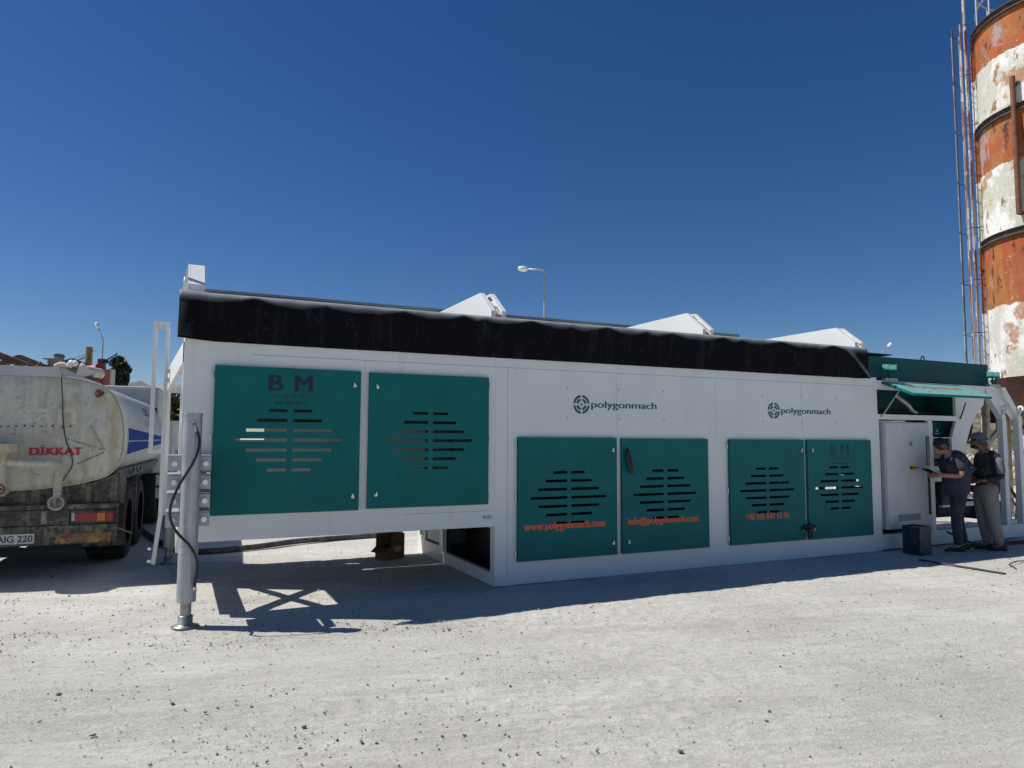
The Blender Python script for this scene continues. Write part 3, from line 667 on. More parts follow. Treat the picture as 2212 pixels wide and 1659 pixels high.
# rubber skirt draped from the rim
def skirt():
    b = MB(); nx, nz = 420, 26; x0, x1 = -3.29, 6.10
    ties = [-2.72, -1.93, -1.25, -.62, .30+.0, .72, 1.30, 2.02, 2.48, 3.35, 3.95, 4.72, 5.25]
    ties = [-2.62, -1.93, -1.10, -.42, -.16, .44, .98, 1.46, 2.05, 2.46, 3.30, 3.62, 4.35, 4.95, 5.35]
    rnd = random.Random(5); wob = [rnd.uniform(0, 6.3) for _ in range(6)]
    vs = []
    for i in range(nx+1):
        x = x0+(x1-x0)*i/nx
        dd = min(abs(x-t) for t in ties); ti = min(range(len(ties)), key=lambda q_: abs(x-ties[q_])); pin = (.55+.45*math.sin(ti*2.7+1))*math.exp(-(dd/.075)**.85)
        seg = .5+.5*math.sin(x*2.3+wob[0])*math.sin(x*.9+1)
        bul = .062+.006*seg; topb = (.070+.028*seg)*(1-.80*pin)
        bot = .034+.008*math.sin(x*3.1+wob[1])+.004*math.sin(x*7.7+wob[2])
        if x < -2.85: bul += .035*(-2.85-x)/.44; bot = .034+.13*((-2.85-x)/.44)**1.5
        if x > 5.35: bot = .034+.035*math.sin((x-5.35)*6.5)**2
        for j in range(nz+1):
            t = j/nz
            # rolls over the rim, then hangs: the upper quarter bellies out between the ties
            if t < .30:
                q = t/.30; yy = -bul*math.sin(min(1, q*(1+2.2*pin))*math.pi/2); zz = 3.045-(.012*q+.103*(q**2))*(1+.25*seg*(1-pin))*(1-.0*pin)-.05*pin*q*(1-q)
            else:
                q = (t-.30)/.70; z1 = 3.045-.115*(1+.25*seg*(1-pin)); yy = -(bul+(bot-bul)*q); zz = z1+(2.568-z1)*q
            if x > 5.2:
                f = max(0, (x-5.3)/.8); yy -= .045*min(1, (x-5.2)/.4)*math.exp(-((t-(.08+1.05*f**1.7))/.20)**2)
            yy -= .003*math.sin(x*11+wob[3]+t*3)*t+.002*math.sin(x*23+t*6+wob[4])
            vs.append((x, yy+.010, zz+.012*(x < -3.0)*(-3-x)/.29))
    k = nz+1; fs = [(i*k+j, i*k+j+1, (i+1)*k+j+1, (i+1)*k+j) for i in range(nx) for j in range(nz)]
    b.add(vs, fs, 'rubber', True); o = b.build('rubber_skirt', plant)
    sol = o.modifiers.new('thick', 'SOLIDIFY'); sol.thickness = .008; sol.offset = -1
skirt()

# right-hand machine room: posts, openings, sill
b = MB()
b.holed(6.331, 8.9, .0, 2.56, .0, .05, [(6.36, 8.19, 2.045, 2.42), (6.36, 7.47, .12, 1.965), (7.60, 8.19, 1.70, 1.955), (7.60, 8.19, 1.10, 1.685), (7.60, 8.19, .24, 1.0), (8.19, 9.0, .24, 1.0)])
b.build('service_wall', plant, bevel=.003)
bpy.data.objects.remove(bpy.data.objects['service_wall'])
b = MB()
b.box(6.331, 8.98, 0, .05, 2.42, 2.56); b.box(6.331, 8.19, 0, .05, 1.965, 2.045); b.box(7.48, 7.59, 0, .05, .24, 1.9645); b.box(7.5905, 8.05, 0, .05, 1.685, 1.70)
b.box(7.5905, 8.2, 0, .05, 1.0, 1.09); b.box(6.331, 6.352, 0, .05, .24, 1.9645)
b.prism([(8.191, 2.4195), (8.95, 2.4195), (8.93, 2.25), (8.72, 2.08), (8.56, 1.88), (8.42, 1.60), (8.32, 1.25), (8.27, .98), (8.05, .98), (8.05, 1.68), (8.191, 1.9645)], 'y', 0, .05)
b.box(6.331, 9.9, 0, .12, .02, .24)
b.box(6.34, 8.98, 2.72, 2.78, 2.42, 2.56); b.box(6.34, 9.9, 2.68, 2.80, .02, .24); b.box(7.48, 7.59, 2.72, 2.78, .24, 2.42); b.box(8.6, 8.7, 2.72, 2.78, .24, 2.42)
b.build('machine_room_frame', plant, bevel=.003)
# inside of the machine room: dark panels and beams added as painted shade
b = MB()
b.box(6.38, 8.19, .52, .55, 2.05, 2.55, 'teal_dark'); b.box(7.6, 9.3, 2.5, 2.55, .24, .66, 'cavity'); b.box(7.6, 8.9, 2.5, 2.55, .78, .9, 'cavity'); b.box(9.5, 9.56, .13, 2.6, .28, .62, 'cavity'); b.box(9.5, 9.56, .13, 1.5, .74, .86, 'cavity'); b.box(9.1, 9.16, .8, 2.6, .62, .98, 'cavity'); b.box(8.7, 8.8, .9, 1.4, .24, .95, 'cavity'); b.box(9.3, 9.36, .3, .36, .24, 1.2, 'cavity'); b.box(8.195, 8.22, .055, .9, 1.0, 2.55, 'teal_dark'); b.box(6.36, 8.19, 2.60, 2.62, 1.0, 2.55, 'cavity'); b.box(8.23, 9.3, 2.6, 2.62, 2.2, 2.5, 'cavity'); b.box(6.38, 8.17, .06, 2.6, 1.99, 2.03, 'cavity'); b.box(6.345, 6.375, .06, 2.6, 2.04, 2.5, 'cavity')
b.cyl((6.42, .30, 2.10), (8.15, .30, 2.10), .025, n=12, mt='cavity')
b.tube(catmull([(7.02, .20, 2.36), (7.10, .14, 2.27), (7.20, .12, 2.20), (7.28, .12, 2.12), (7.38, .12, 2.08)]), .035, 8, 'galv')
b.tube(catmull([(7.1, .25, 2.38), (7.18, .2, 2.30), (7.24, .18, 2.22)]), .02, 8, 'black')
b.build('valve_and_shade_panels', plant)
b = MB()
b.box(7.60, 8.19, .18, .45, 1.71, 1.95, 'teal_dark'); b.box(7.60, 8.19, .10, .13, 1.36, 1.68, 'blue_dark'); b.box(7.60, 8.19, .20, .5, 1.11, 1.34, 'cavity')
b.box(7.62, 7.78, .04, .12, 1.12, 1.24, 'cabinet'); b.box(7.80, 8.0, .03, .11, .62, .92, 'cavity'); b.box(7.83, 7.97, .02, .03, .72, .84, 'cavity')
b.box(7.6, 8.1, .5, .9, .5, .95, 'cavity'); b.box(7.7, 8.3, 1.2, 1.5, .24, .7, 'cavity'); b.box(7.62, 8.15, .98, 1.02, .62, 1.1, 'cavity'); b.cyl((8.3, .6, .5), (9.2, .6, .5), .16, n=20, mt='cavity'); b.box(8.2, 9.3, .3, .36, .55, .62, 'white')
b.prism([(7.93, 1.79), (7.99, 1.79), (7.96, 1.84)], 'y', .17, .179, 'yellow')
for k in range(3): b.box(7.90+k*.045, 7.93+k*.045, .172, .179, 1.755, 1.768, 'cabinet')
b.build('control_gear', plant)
text('%', 7.70, 7.84, 1.585, 1.66, .098, 'cabinet', 'lettering', plant)
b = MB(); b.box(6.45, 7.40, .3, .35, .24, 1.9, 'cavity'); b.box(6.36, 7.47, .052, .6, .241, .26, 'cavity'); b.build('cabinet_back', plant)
# control cabinet and its open door leaf
b = MB(); b.box(6.415, 7.36, -.035, .28, .31, 1.93, 'cabinet'); cab = b.build('control_cabinet', plant, bevel=.008)
b = MB(); b.box(6.425, 7.33, -.053, -.036, .325, 1.915, 'cabinet'); dl = b.build('cabinet_door', cab, bevel=.004)
b = MB()
b.box(6.64, 7.15, -.0545, -.0532, .43, .53, 'seam')
for k in range(12): b.box(6.645+k*.042, 6.668+k*.042, -.058, -.0547, .435, .525, 'steelgrey')
b.build('vent_grille', dl)
b = MB(); b.box(7.375, 7.47, -.02, .02, .32, 1.92, 'cabinet'); b.box(7.385, 7.46, -.03, -.0205, 1.26, 1.72, 'glass_dark'); b.box(7.395, 7.45, -.026, -.0205, .5, 1.15, 'cavity')
b.build('screen_door', cab, bevel=.003)
b = MB(); b.box(6.93, 7.03, -.0545, -.0532, 1.55, 1.66, 'green_st'); b.prism([(6.955, 1.58), (7.005, 1.58), (6.98, 1.63)], 'y', -.0562, -.0547, 'black'); b.build('warning_sticker', dl)
b = MB(); b.box(6.93, 7.08, -.0545, -.0532, 1.185, 1.275, 'yellow'); b.cyl((6.97, -.0548, 1.23), (6.97, -.0562, 1.23), .026, n=12, mt='black'); b.box(6.99, 7.14, -.062, -.0565, 1.218, 1.238, 'black'); b.build('warning_sticker', dl)
# raised flap with gas struts
hinge, outer = Vector((0, -.005, 2.545)), Vector((0, -.52, 2.335))
fd = (outer-hinge).normalized(); fn = Vector((0, fd.z, -fd.y))
b = MB()
def flapq(xa, xb, t0, t1, h0, h1, mt):
    P = lambda x, t, h: Vector((x, 0, 0))+hinge+fd*t+fn*h
    b.add([P(xa, t0, h0), P(xb, t0, h0), P(xb, t1, h0), P(xa, t1, h0), P(xa, t0, h1), P(xb, t0, h1), P(xb, t1, h1), P(xa, t1, h1)],
          [(0, 1, 2, 3), (7, 6, 5, 4), (0, 4, 5, 1), (1, 5, 6, 2), (2, 6, 7, 3), (3, 7, 4, 0)], mt)
FL = (outer-hinge).length
flapq(6.44, 8.30, 0, FL, -.0, .004, 'teal_flap'); flapq(6.44, 8.30, FL-.003, FL, -.035, -.0005, 'teal'); flapq(6.44, 6.443, .0, FL-.004, -.035, -.0005, 'teal'); flapq(8.297, 8.30, 0, FL-.004, -.035, -.0005, 'teal')
fl = b.build('roof_flap', plant)
def on_flap(p, off=.006): return Vector((p.x, 0, 0))+hinge+fd*p.z+fn*(off)
t_ = text('www.polygonmach.com', 6.72, 8.0, 0, 1, 0, 'orange', 'lettering', fl, bold=.02)
for v in t_.data.vertices:
    q = (1-v.co.z)*.14+.16; v.co = on_flap(Vector((v.co.x, 0, q)), .0055)
t_.data.flip_normals()
for x in (6.9, 7.9):
    b = MB(); st = len(b.v); P = lambda xx, t, h: Vector((xx, 0, 0))+hinge+fd*t+fn*h
    b.bar(P(x, .42, .012), P(x, .46, .03), .03, .01, 'zinc'); b.build('latch', fl)
for (x, xb_) in ((6.62, 6.40), (8.25, 8.28)):
    b = MB(); a_, c_2 = Vector((x, -.20, 2.45)), Vector((xb_, -.01, 2.0)); mid = a_.lerp(c_2, .42)
    b.cyl(a_, mid, .006, n=8, mt='zinc'); b.cyl(mid, c_2, .011, n=8, mt='black' if x > 8 else 'galv'); b.build('gas_strut', fl)
# teal hood on the roof with lifting eye, lid and small lamps
b = MB(); b.box(6.13, 9.26, .10, 2.70, 2.575, 2.945, 'teal_dark'); hood = b.build('roof_hood', plant, bevel=.01)
b = MB(); b.tube([(7.78, .2+.0*math.cos(a), 2.99+.045*math.sin(a)) if False else (7.78+.04*math.cos(a), .25, 2.985+.045*math.sin(a)) for a in [k*math.pi/7 for k in range(14)]], .011, 8, 'teal_dark', True); b.build('lifting_eye', hood)
b = MB(); b.box(6.17, 6.90, .14, .9, 2.985, 3.0, 'teal_dark'); b.box(6.2, 6.28, .3, .8, 2.946, 2.984, 'teal_dark'); b.lathe([(.0, 3.04), (.07, 3.03), (.09, 3.001)], 14, 'teal_dark', (6.32, .3)); b.build('hood_lid', hood)
def floodlights(x):
    b = MB(); b.box(x-.02, x+.26, -.03, .05, 2.562, 2.60, 'galv'); b.bar((x+.10, 0, 2.60), (x+.06, -.02, 2.70), .03, .03, 'teal_dark'); b.bar((x+.14, 0, 2.60), (x+.18, -.02, 2.70), .03, .03, 'teal_dark')
    o = b.build('lamp_bracket', hood, bevel=.003)
    for dx in (-.02, .14):
        f = MB(); f.box(-.05, .05, -.025, .025, -.05, .05, 'teal_flap'); f.box(-.04, .04, -.03, -.0255, -.04, .04, 'teal_flap')
        f.xform(Matrix.Translation((x+dx+.03, -.02, 2.755)) @ Matrix.Rotation(R(-55), 4, 'Z') @ Matrix.Rotation(R(-32), 4, 'X')); f.build('work_lamp', hood, bevel=.006)
floodlights(6.52); floodlights(9.10)
# swan-neck legs at the right end with lifting lugs
def swan(x, y0, far=False):
    b = MB(); w_ = .10
    prof = [(x-.43, 2.56), (x-.33, 2.56), (x+.10, 2.06), (x+.11, .24), (x-.0, .24), (x-.0, 2.03), (x-.38, 2.42)]
    b.prism(prof, 'y', y0, y0+w_)
    o = b.build('swan_neck_leg', plant, bevel=.004)
    b = MB(); n = 24; cy, cz, r0, r1 = y0-.055, 2.20, .055, .022; vs = []
    for t in (x-.035, x-.01):
        for i in range(n):
            a = 2*math.pi*i/n; vs.append((t, cy+r1*math.cos(a), cz+r1*math.sin(a)))
        for i in range(n):
            a = 2*math.pi*i/n; py, pz = cy+r0*math.cos(a), cz+r0*math.sin(a)
            if math.cos(a+.5) > .35: py, pz = y0+.0, cz+(-.02 if math.sin(a) > .2 else -.10)+.06*math.sin(a)
            vs.append((t, py, pz))
    fs = []
    for i in range(n):
        j = (i+1) % n
        fs += [(i, j, n+j, n+i), (2*n+i, 3*n+i, 3*n+j, 2*n+j), (n+i, n+j, 3*n+j, 3*n+i), (i, 2*n+i, 2*n+j, j)]
    b.add(vs, fs, 'white'); b.build('lifting_lug', o)
swan(9.42, 0); swan(9.87, 0); swan(9.42, 2.58, True); swan(9.87, 2.58, True)
b = MB(); b.prism([(9.09, 2.555), (9.43, 2.555), (9.82, 2.10), (9.82, 2.0), (9.62, 2.16), (9.42, 2.26), (9.30, 2.24)], 'y', .07, .085, 'white'); b.build('neck_plate', plant)
b = MB(); b.box(8.98, 9.9, .10, 2.7, 2.5, 2.54, 'cavity'); b.box(9.0, 9.06, .5, .56, .24, 2.5, 'white')
b.tube(catmull([(8.25, .5, 1.72), (8.6, .45, 1.78), (8.95, .4, 1.98), (9.15, .4, 2.25), (9.2, .4, 2.5)]), .05, 10, 'black')
b.tube(catmull([(8.9, .6, 1.2), (9.1, .55, 1.5), (9.3, .5, 1.75), (9.38, .5, 2.1)]), .035, 10, 'black')
b.build('cable_duct', plant)

# ================================================================= things at the plant
def cable_coil():
    b = MB(); rnd = random.Random(2); pts = []
    for k in range(5):
        dx = rnd.uniform(-.012, .012); L = .26+rnd.uniform(-.02, .04)
        pts += [(0, -.02, 0), (-.022+dx, -.03, -L*.35), (.0+dx, -.028, -L*.7), (.012+dx, -.03, -L), (.042+dx, -.032, -L*.92), (.03+dx, -.03, -L*.55), (.012, -.025, -.06)]
    b.tube(catmull(pts, 4), .011, 6, 'black'); o = b.build('cable_coil')
    o.matrix_world = plant_m @ Matrix.Translation((1.752, -.055, 1.53)); tag(o, 'looped black cable hanging from the upper latch of a teal door', 'cable')
plant_m = Matrix.Translation(PO) @ Matrix.Rotation(PA, 4, 'Z')
cable_coil()
b = MB(); b.tube(catmull([(4.66, -.07, .44), (4.72, -.075, .45), (4.78, -.08, .43), (4.86, -.07, .45), (4.88, -.062, .43), (4.80, -.075, .415), (4.72, -.08, .40), (4.65, -.075, .42)]), .017, 8, 'black')
b.tube(catmull([(4.77, -.08, .45), (4.75, -.09, .38), (4.745, -.085, .30)]), .015, 8, 'black'); b.tube(catmull([(4.78, -.08, .44), (4.80, -.09, .36), (4.795, -.085, .29)]), .013, 8, 'black'); b.cyl((4.78, -.08, .43), (4.77, -.085, .50), .02, n=8, mt='black')
o = b.build('tie_strap'); o.matrix_world = plant_m; tag(o, 'black strap knotted through the lower latches of two neighbouring teal doors', 'strap')

# square tin standing by the cabinet
tin = empty('square_tin', plant_m @ Vector((6.60, -.36, 0)), PA+R(2), 'battered dark blue square tin can standing on the ground below the grey cabinet door', 'tin can')
b = MB(); b.box(-.13, .13, -.14, -.136, 0, .40, 'tin'); b.box(.1262, .13, -.1355, .13, 0, .40, 'tin_side'); b.box(-.13, -.126, -.1355, .13, 0, .40, 'tin'); b.box(-.1255, .1255, .126, .13, 0, .40, 'tin'); b.box(-.1255, .1255, -.1355, .1255, .0, .01, 'tin')
b.build('can_body', tin)
b = MB(); b.tube([(-.128, -.138, .40), (.128, -.138, .40), (.128, .128, .40), (-.128, .128, .40)], .007, 6, 'tin_side', True); b.box(-.12, .12, -.13, .10, .384, .388, 'black'); b.build('rim', tin)

# carton under the raised end
ct = empty('cardboard_carton', plant_m @ Vector((-.52, 2.35, 0)), PA+R(25), 'open brown cardboard carton lying on the ground under the raised end', 'carton')
b = MB(); b.box(-.17, .12, -.12, -.11, 0, .16, 'carton'); b.box(-.17, .12, .12, .13, 0, .34, 'carton'); b.box(.1205, .13, -.12, .13, 0, .34, 'carton'); b.box(-.18, -.1705, -.12, .13, 0, .16, 'carton'); b.box(-.17, .12, -.1095, .1195, 0, .008, 'carton')
b.build('box_body', ct)
b = MB(); b.add([(-.18, -.12, .16), (-.18, .13, .16), (-.27, .12, .10), (-.27, -.13, .10)], [(0, 1, 2, 3), (3, 2, 1, 0)], 'carton'); b.box(-.05, .08, -.123, -.1201, .10, .17, 'tape')
b.prism([(-.10, .16), (.12, .16), (.12, .34), (-.10, .30)], 'y', -.119, -.111, 'carton'); b.build('flap', ct)

# hoses, rods, wire
def ground_tube(name, pts, r, mt, label, cat, n=8, group=None):
    b = MB(); b.tube(catmull(pts, 8), r, n, mt); o = b.build(name); tag(o, label, cat, group); return o
def PL(x, y, z=0): return tuple(plant_m @ Vector((x, y, z)))
ground_tube('discharge_hose', [PL(-3.83, 7.3, .04), PL(-3.62, 5.9, .04), PL(-3.35, 4.62, .04), PL(-3.0, 3.75, .04), PL(-2.2, 3.85, .04), PL(-1.49, 4.15, .05), PL(-.6, 4.35, .04), PL(.25, 4.45, .04)], .042, 'hose', 'thick dusty black hose lying across the ground behind the raised end', 'hose', 12)
ground_tube('steel_rod', [(5.60, 9.92, .016), (5.75, 9.62, .014), (5.95, 9.24, .013), (6.10, 8.92, .013)], .013, 'hose', 'straight thin grey rod lying on the sunlit ground in front of the two men', 'rod', 8)
ground_tube('wire_offcut', [(6.50, 9.30, .008), (6.53, 9.40, .02), (6.62, 9.60, .012), (6.80, 9.72, .03), (7.05, 9.90, .01), (7.4, 10.0, .01)], .008, 'hose', 'short bent piece of dark wire on the ground at the far right', 'wire', 6)
ground_tube('air_hose', [PL(7.75, -.06, .22), PL(7.95, -.15, .12), PL(8.2, -.22, .03), PL(8.6, -.3, .02), PL(9.2, -.28, .02), PL(10.2, -.35, .02)], .016, 'black', 'black hose running out of the machine room along the ground', 'hose')
ground_tube('red_hose', [PL(7.9, -.30, .018), PL(8.4, -.45, .018), PL(8.9, -.42, .018), PL(9.5, -.55, .018), PL(10.4, -.5, .018)], .018, 'redhose', 'dark red hose on the ground right of the man in grey trousers', 'hose')
ground_tube('black_hose', [PL(7.85, -.16, .018), PL(8.3, -.34, .018), PL(8.8, -.20, .018), PL(9.4, -.40, .018), PL(10.4, -.30, .018)], .02, 'black', 'thicker black hose coiling behind the legs of the man in grey trousers', 'hose')

# ================================================================= TANKER TRUCK
TR = R(21.5)
truck = empty('tanker_truck', (-5.933, 8.202, 0), TR, 'dirty cream tanker truck seen from behind with blue side stripes', 'truck')
half = [(.0, 2.395), (.35, 2.385), (.62, 2.365), (.94, 2.305), (1.11, 2.215), (1.20, 2.10), (1.262, 1.95), (1.295, 1.75), (1.30, 1.60), (1.285, 1.42), (1.24, 1.30), (1.15, 1.205), (1.02, 1.15), (.75, 1.085), (.37, 1.045), (0, 1.03)]
sec = [(x, z) for x, z in catmull([(p[0], p[1], 0) for p in half], 3) for _ in (0,)] if False else [(v.x, v.y) for v in catmull([(p[0], p[1], 0) for p in half], 3)]
full = sec+[(-x, z) for x, z in sec[-2:0:-1]]
b = MB(); n = len(full)
def ringv(y, s=1.0): return [(x*s, y, 1.71+(z-1.71)*s) for x, z in full]
rings = [(-.035, .55), (-.03, .8), (-.02, .93), (.0, .985), (.02, 1.0)]
vs = [(0, -.037, 1.71)]; fs = []
for y, s in rings: vs += ringv(y, s)
for i in range(n): fs.append((0, 1+(i+1) % n, 1+i))
for r in range(len(rings)-1):
    for i in range(n): j = (i+1) % n; fs.append((1+r*n+i, 1+r*n+j, 1+(r+1)*n+j, 1+(r+1)*n+i))
b.add(vs, [f[::-1] for f in fs], 'tank', True)
ys = [.02, 1.3, 2.6, 3.9, 5.2]; vs = []
for y in ys: vs += ringv(y)
fs = [(r*n+i, r*n+(i+1) % n, (r+1)*n+(i+1) % n, (r+1)*n+i) for r in range(4) for i in range(n)]
b.add(vs, [f[::-1] for f in fs], 'tankside', True); b.add(ringv(5.2), [list(range(n))], 'tankside')
tank = b.build('tank', truck)
# weld lip round the end, seams
b = MB()
for y, s in ((.012, 1.006),):
    b.tube([(x*s, y, 1.71+(z-1.71)*s) for x, z in full], .012, 6, 'tank', True)
b.build('end_rim', tank)
# side stripes and side lettering follow the tank side
def side_x(z):
    for (x0, z0), (x1, z1) in zip(sec[:-1], sec[1:]):
        if z1 <= z <= z0: return x0+(x1-x0)*(z-z0)/((z1-z0) or 1)
    return 1.3
def side_patch(parent, name, fn, y0, y1, mt, ny=16, nz=8, off=.004):
    b = MB(); vs = []
    for i in range(ny+1):
        y = y0+(y1-y0)*i/ny; zl, zh = fn(i/ny)
        for j in range(nz+1): z = zl+(zh-zl)*j/nz; vs.append((side_x(z)+off, y, z))
    k = nz+1; b.add(vs, [(i*k+j, (i+1)*k+j, (i+1)*k+j+1, i*k+j+1) for i in range(ny) for j in range(nz)], mt, True); return b.build(name, parent)
side_patch(tank, 'blue_stripe', lambda t: (1.605, 1.765-.10*t), .42, 5.0, 'blue'); side_patch(tank, 'blue_stripe', lambda t: (1.43+.10*t, 1.59), .42, 5.0, 'blue')
def side_text(body, y0, y1, z0, z1, mt):
    o = text(body, y0, y1, z0, z1, 0, mt, 'lettering', tank, bold=.01, extr=0)
    for v in o.data.vertices: v.co = Vector((side_x(v.co.z)+.004, v.co.x, v.co.z))
side_text('DO', 2.6, 3.3, 1.98, 2.10, 'blue'); side_text('HAN', 2.3, 3.6, 1.80, 1.92, 'steelgrey'); side_text('AKARYAKIT', .62, .95, 2.0, 2.03, 'steelgrey')
for o in list(tank.children):
    if o.data.name.startswith('lettering') and len(o.data.vertices) and abs(o.data.vertices[0].co.y-.62) < .5 and o.data.vertices[0].co.z > 1.97: bpy.data.objects.remove(o); break
text('DİKKAT', .345, .87, 1.435, 1.555, -.040, 'red', 'lettering', truck, heavy=.017)
text('ssan', .0, .80, 1.80, 1.98, -.0385, 'ghost', 'lettering', truck, bold=.01)
# faded hazard chevrons as rusty screw rows
b = MB()
def dashed(p, q, k):
    for i in range(k):
        t0, t1 = i/k, (i+.62)/k; a = [p[j]+(q[j]-p[j])*t0 for j in (0, 1)]; c = [p[j]+(q[j]-p[j])*t1 for j in (0, 1)]
        b.bar((a[0], -.041, a[1]), (c[0], -.041, c[1]), .016, .004, 'hoserust', (0, 1, 0))
M['hoserust'] = mat('old_rivet_line', (.20, .17, .12), .8, noise=(30, (.4, .38, .3), .5, .6))
dashed((.95, 1.78), (1.115, 1.48), 9); dashed((.83, 1.33), (1.115, 1.47), 9); dashed((.70, 1.63), (1.10, 1.49), 7)
b.build('rivet_line', truck)
# cable drooping over the end
b = MB(); b.tube(catmull([(.62, -.05, 2.36), (.645, -.05, 2.10), (.66, -.045, 1.85), (.70, -.045, 1.62), (.77, -.045, 1.42), (.775, -.045, 1.30), (.70, -.05, 1.15), (.67, -.06, 1.07)]), .006, 6, 'black'); b.build('drooping_cable', truck)
# small marker lamp, bolt row, handle ring
b = MB(); b.bar((1.0, -.02, 2.20), (1.06, -.05, 2.17), .05, .05, 'rust'); b.cyl((1.0, -.03, 2.17), (1.02, -.05, 2.14), .03, n=8, mt='rust'); b.build('marker_lamp', truck)
b = MB()
for x in (-.3, -.2, .05, .12, .2, .28, .36, .45, .56, .66, .74): b.cyl((x, -.05, 1.77+random.uniform(-.012, .012)), (x, -.03, 1.77), .009, n=6, mt='rust')
b.tube([(.20+.05*math.cos(a), -.06, 2.06+.035*math.sin(a)) for a in [k*math.pi/8 for k in range(1, 8)]], .007, 6, 'tank'); b.build('bolt_row', truck)
# top walkway coaming
b = MB(); b.box(-.60, .60, .0, 5.2, 2.396, 2.40, 'tankside')
b.prism([(-.62, 2.36), (.62, 2.36), (.58, 2.475), (-.58, 2.475)], 'y', -.012, .03, 'tankside')
b.prism([(.60, 2.36), (.64, 2.36), (.60, 2.475), (.575, 2.475)], 'y', .031, 5.15, 'tankside'); b.prism([(-.64, 2.36), (-.60, 2.36), (-.575, 2.475), (-.60, 2.475)], 'y', .031, 5.15, 'tankside'); b.box(-.57, .57, 5.0, 5.05, 2.40, 2.475, 'tankside')
b.build('walkway', truck, bevel=.008)
# manhole lids on the tank top
for y in (2.9, 4.3):
    b = MB(); b.lathe([(.0, 2.56), (.22, 2.55), (.27, 2.50), (.27, 2.40)], 20, 'concrete' if y < 2 else 'whitepipe', (-.1, y)); b.tube(catmull([(-.25, y, 2.56), (-.1, y-.05, 2.63), (.1, y, 2.56)]), .015, 6, 'whitepipe'); b.build('manhole_lid', truck)
# outlet pipework
b = MB()
b.cyl((.10, -.18, 1.50), (.10, -.18, .98), .065, n=18, mt='tank'); b.cyl((.10, -.18, 1.02), (.10, .05, 1.02), .05, n=14, mt='tank')
b.tube(catmull([(.14, -.18, 1.36), (.35, -.18, 1.345), (.58, -.18, 1.34), (.655, -.18, 1.30), (.67, -.18, 1.20), (.67, -.18, 1.02)]), .045, 14, 'tank')
b.cyl((.67, -.18, 1.02), (.67, -.18, .93), .05, n=16, mt='steel'); b.build('outlet_pipe', truck)
b = MB(); b.lathe([(0, 1.565), (.27, 1.565), (.275, 1.555), (.275, 1.49), (.2, 1.46), (0, 1.455)], 30, 'tank', (0.0, -.28)); b.build('flange_cover', truck)
b = MB(); b.cyl((.67, -.24, .89), (.67, -.10, .89), .085, n=22, mt='steel'); b.cyl((.67, -.26, .89), (.67, -.241, .89), .06, n=22, mt='chassis'); b.build('hose_coupling', truck)
b = MB(); b.tube([(.12+.055*math.cos(a), -.27, 1.06+.055*math.sin(a)) for a in [k*math.pi/7 for k in range(14)]], .009, 6, 'rust', True); b.bar((.07, -.27, 1.06), (.17, -.27, 1.06), .012, .012, 'rust'); b.cyl((.12, -.28, 1.06), (.12, -.2, 1.06), .02, n=8, mt='rust'); b.build('valve_wheel', truck)
# chassis and bumper
b = MB(); b.box(-.5, -.35, .05, 7.2, .70, .98, 'chassis'); b.box(.35, .5, .05, 7.2, .70, .98, 'chassis'); b.box(-1.1, 1.1, .05, .12, .80, 1.10, 'chassis')
for y in (1.2, 2.4, 3.6, 4.8): b.box(-.9, .9, y, y+.12, .92, 1.12, 'chassis')
b.build('chassis', truck)
b = MB(); b.box(-1.28, 1.28, -.10, -.02, .40, .62, 'chassis'); b.box(-1.28, .78, -.085, .0, .625, .80, 'chassis'); b.box(-1.28, 1.28, -.09, .03, .805, .86, 'chassis'); b.box(.78, 1.28, -.05, .02, .625, .80, 'chassis')
b.prism([(1.0, 1.12), (1.27, 1.22), (1.29, .865), (1.0, .865)], 'y', .02, .06, 'chassis')
b.build('rear_bumper', truck, bevel=.008)
b = MB(); b.box(.80, .835, -.062, -.0505, .665, .755, 'plate'); b.box(.84, 1.06, -.075, -.0505, .655, .755, 'redlamp'); b.box(1.063, 1.15, -.075, -.0505, .65, .755, 'amber'); b.box(1.153, 1.235, -.075, -.0505, .65, .755, 'redlamp'); b.box(.795, 1.245, -.08, -.0505, .757, .775, 'chassis')
b.build('tail_light', truck, bevel=.003)
b = MB(); b.box(-1.235, -.80, -.075, -.0505, .65, .755, 'redlamp'); b.build('tail_light', truck, bevel=.003)
b = MB(); b.box(.66, 1.22, -.104, -.1005, .415, .525, 'hazard_y'); b.prism([(.74, .46), (.86, .525), (.78, .525), (.70, .485)], 'y', -.1075, -.1042, 'hazard_r'); b.prism([(.84, .49), (.95, .525), (.88, .525)], 'y', -.1075, -.1042, 'hazard_r'); b.build('hazard_marking', truck)
b = MB(); b.box(-.07, .45, -.112, -.1005, .428, .54, 'plate'); b.box(-.075, .455, -.1085, -.1003, .423, .4275, 'black'); b.box(-.075, .455, -.1085, -.1003, .5405, .545, 'black'); pl = b.build('licence_plate', truck)
text('42 AIG 220', -.04, .435, .447, .523, -.1135, 'ink', 'lettering', pl, bold=.015)
b = MB(); b.box(.05, .25, -.0875, -.0852, .73, .775, 'black'); b.box(.5, .56, -.0875, -.0852, .64, .79, 'hoserust'); b.build('bumper_patch', truck)
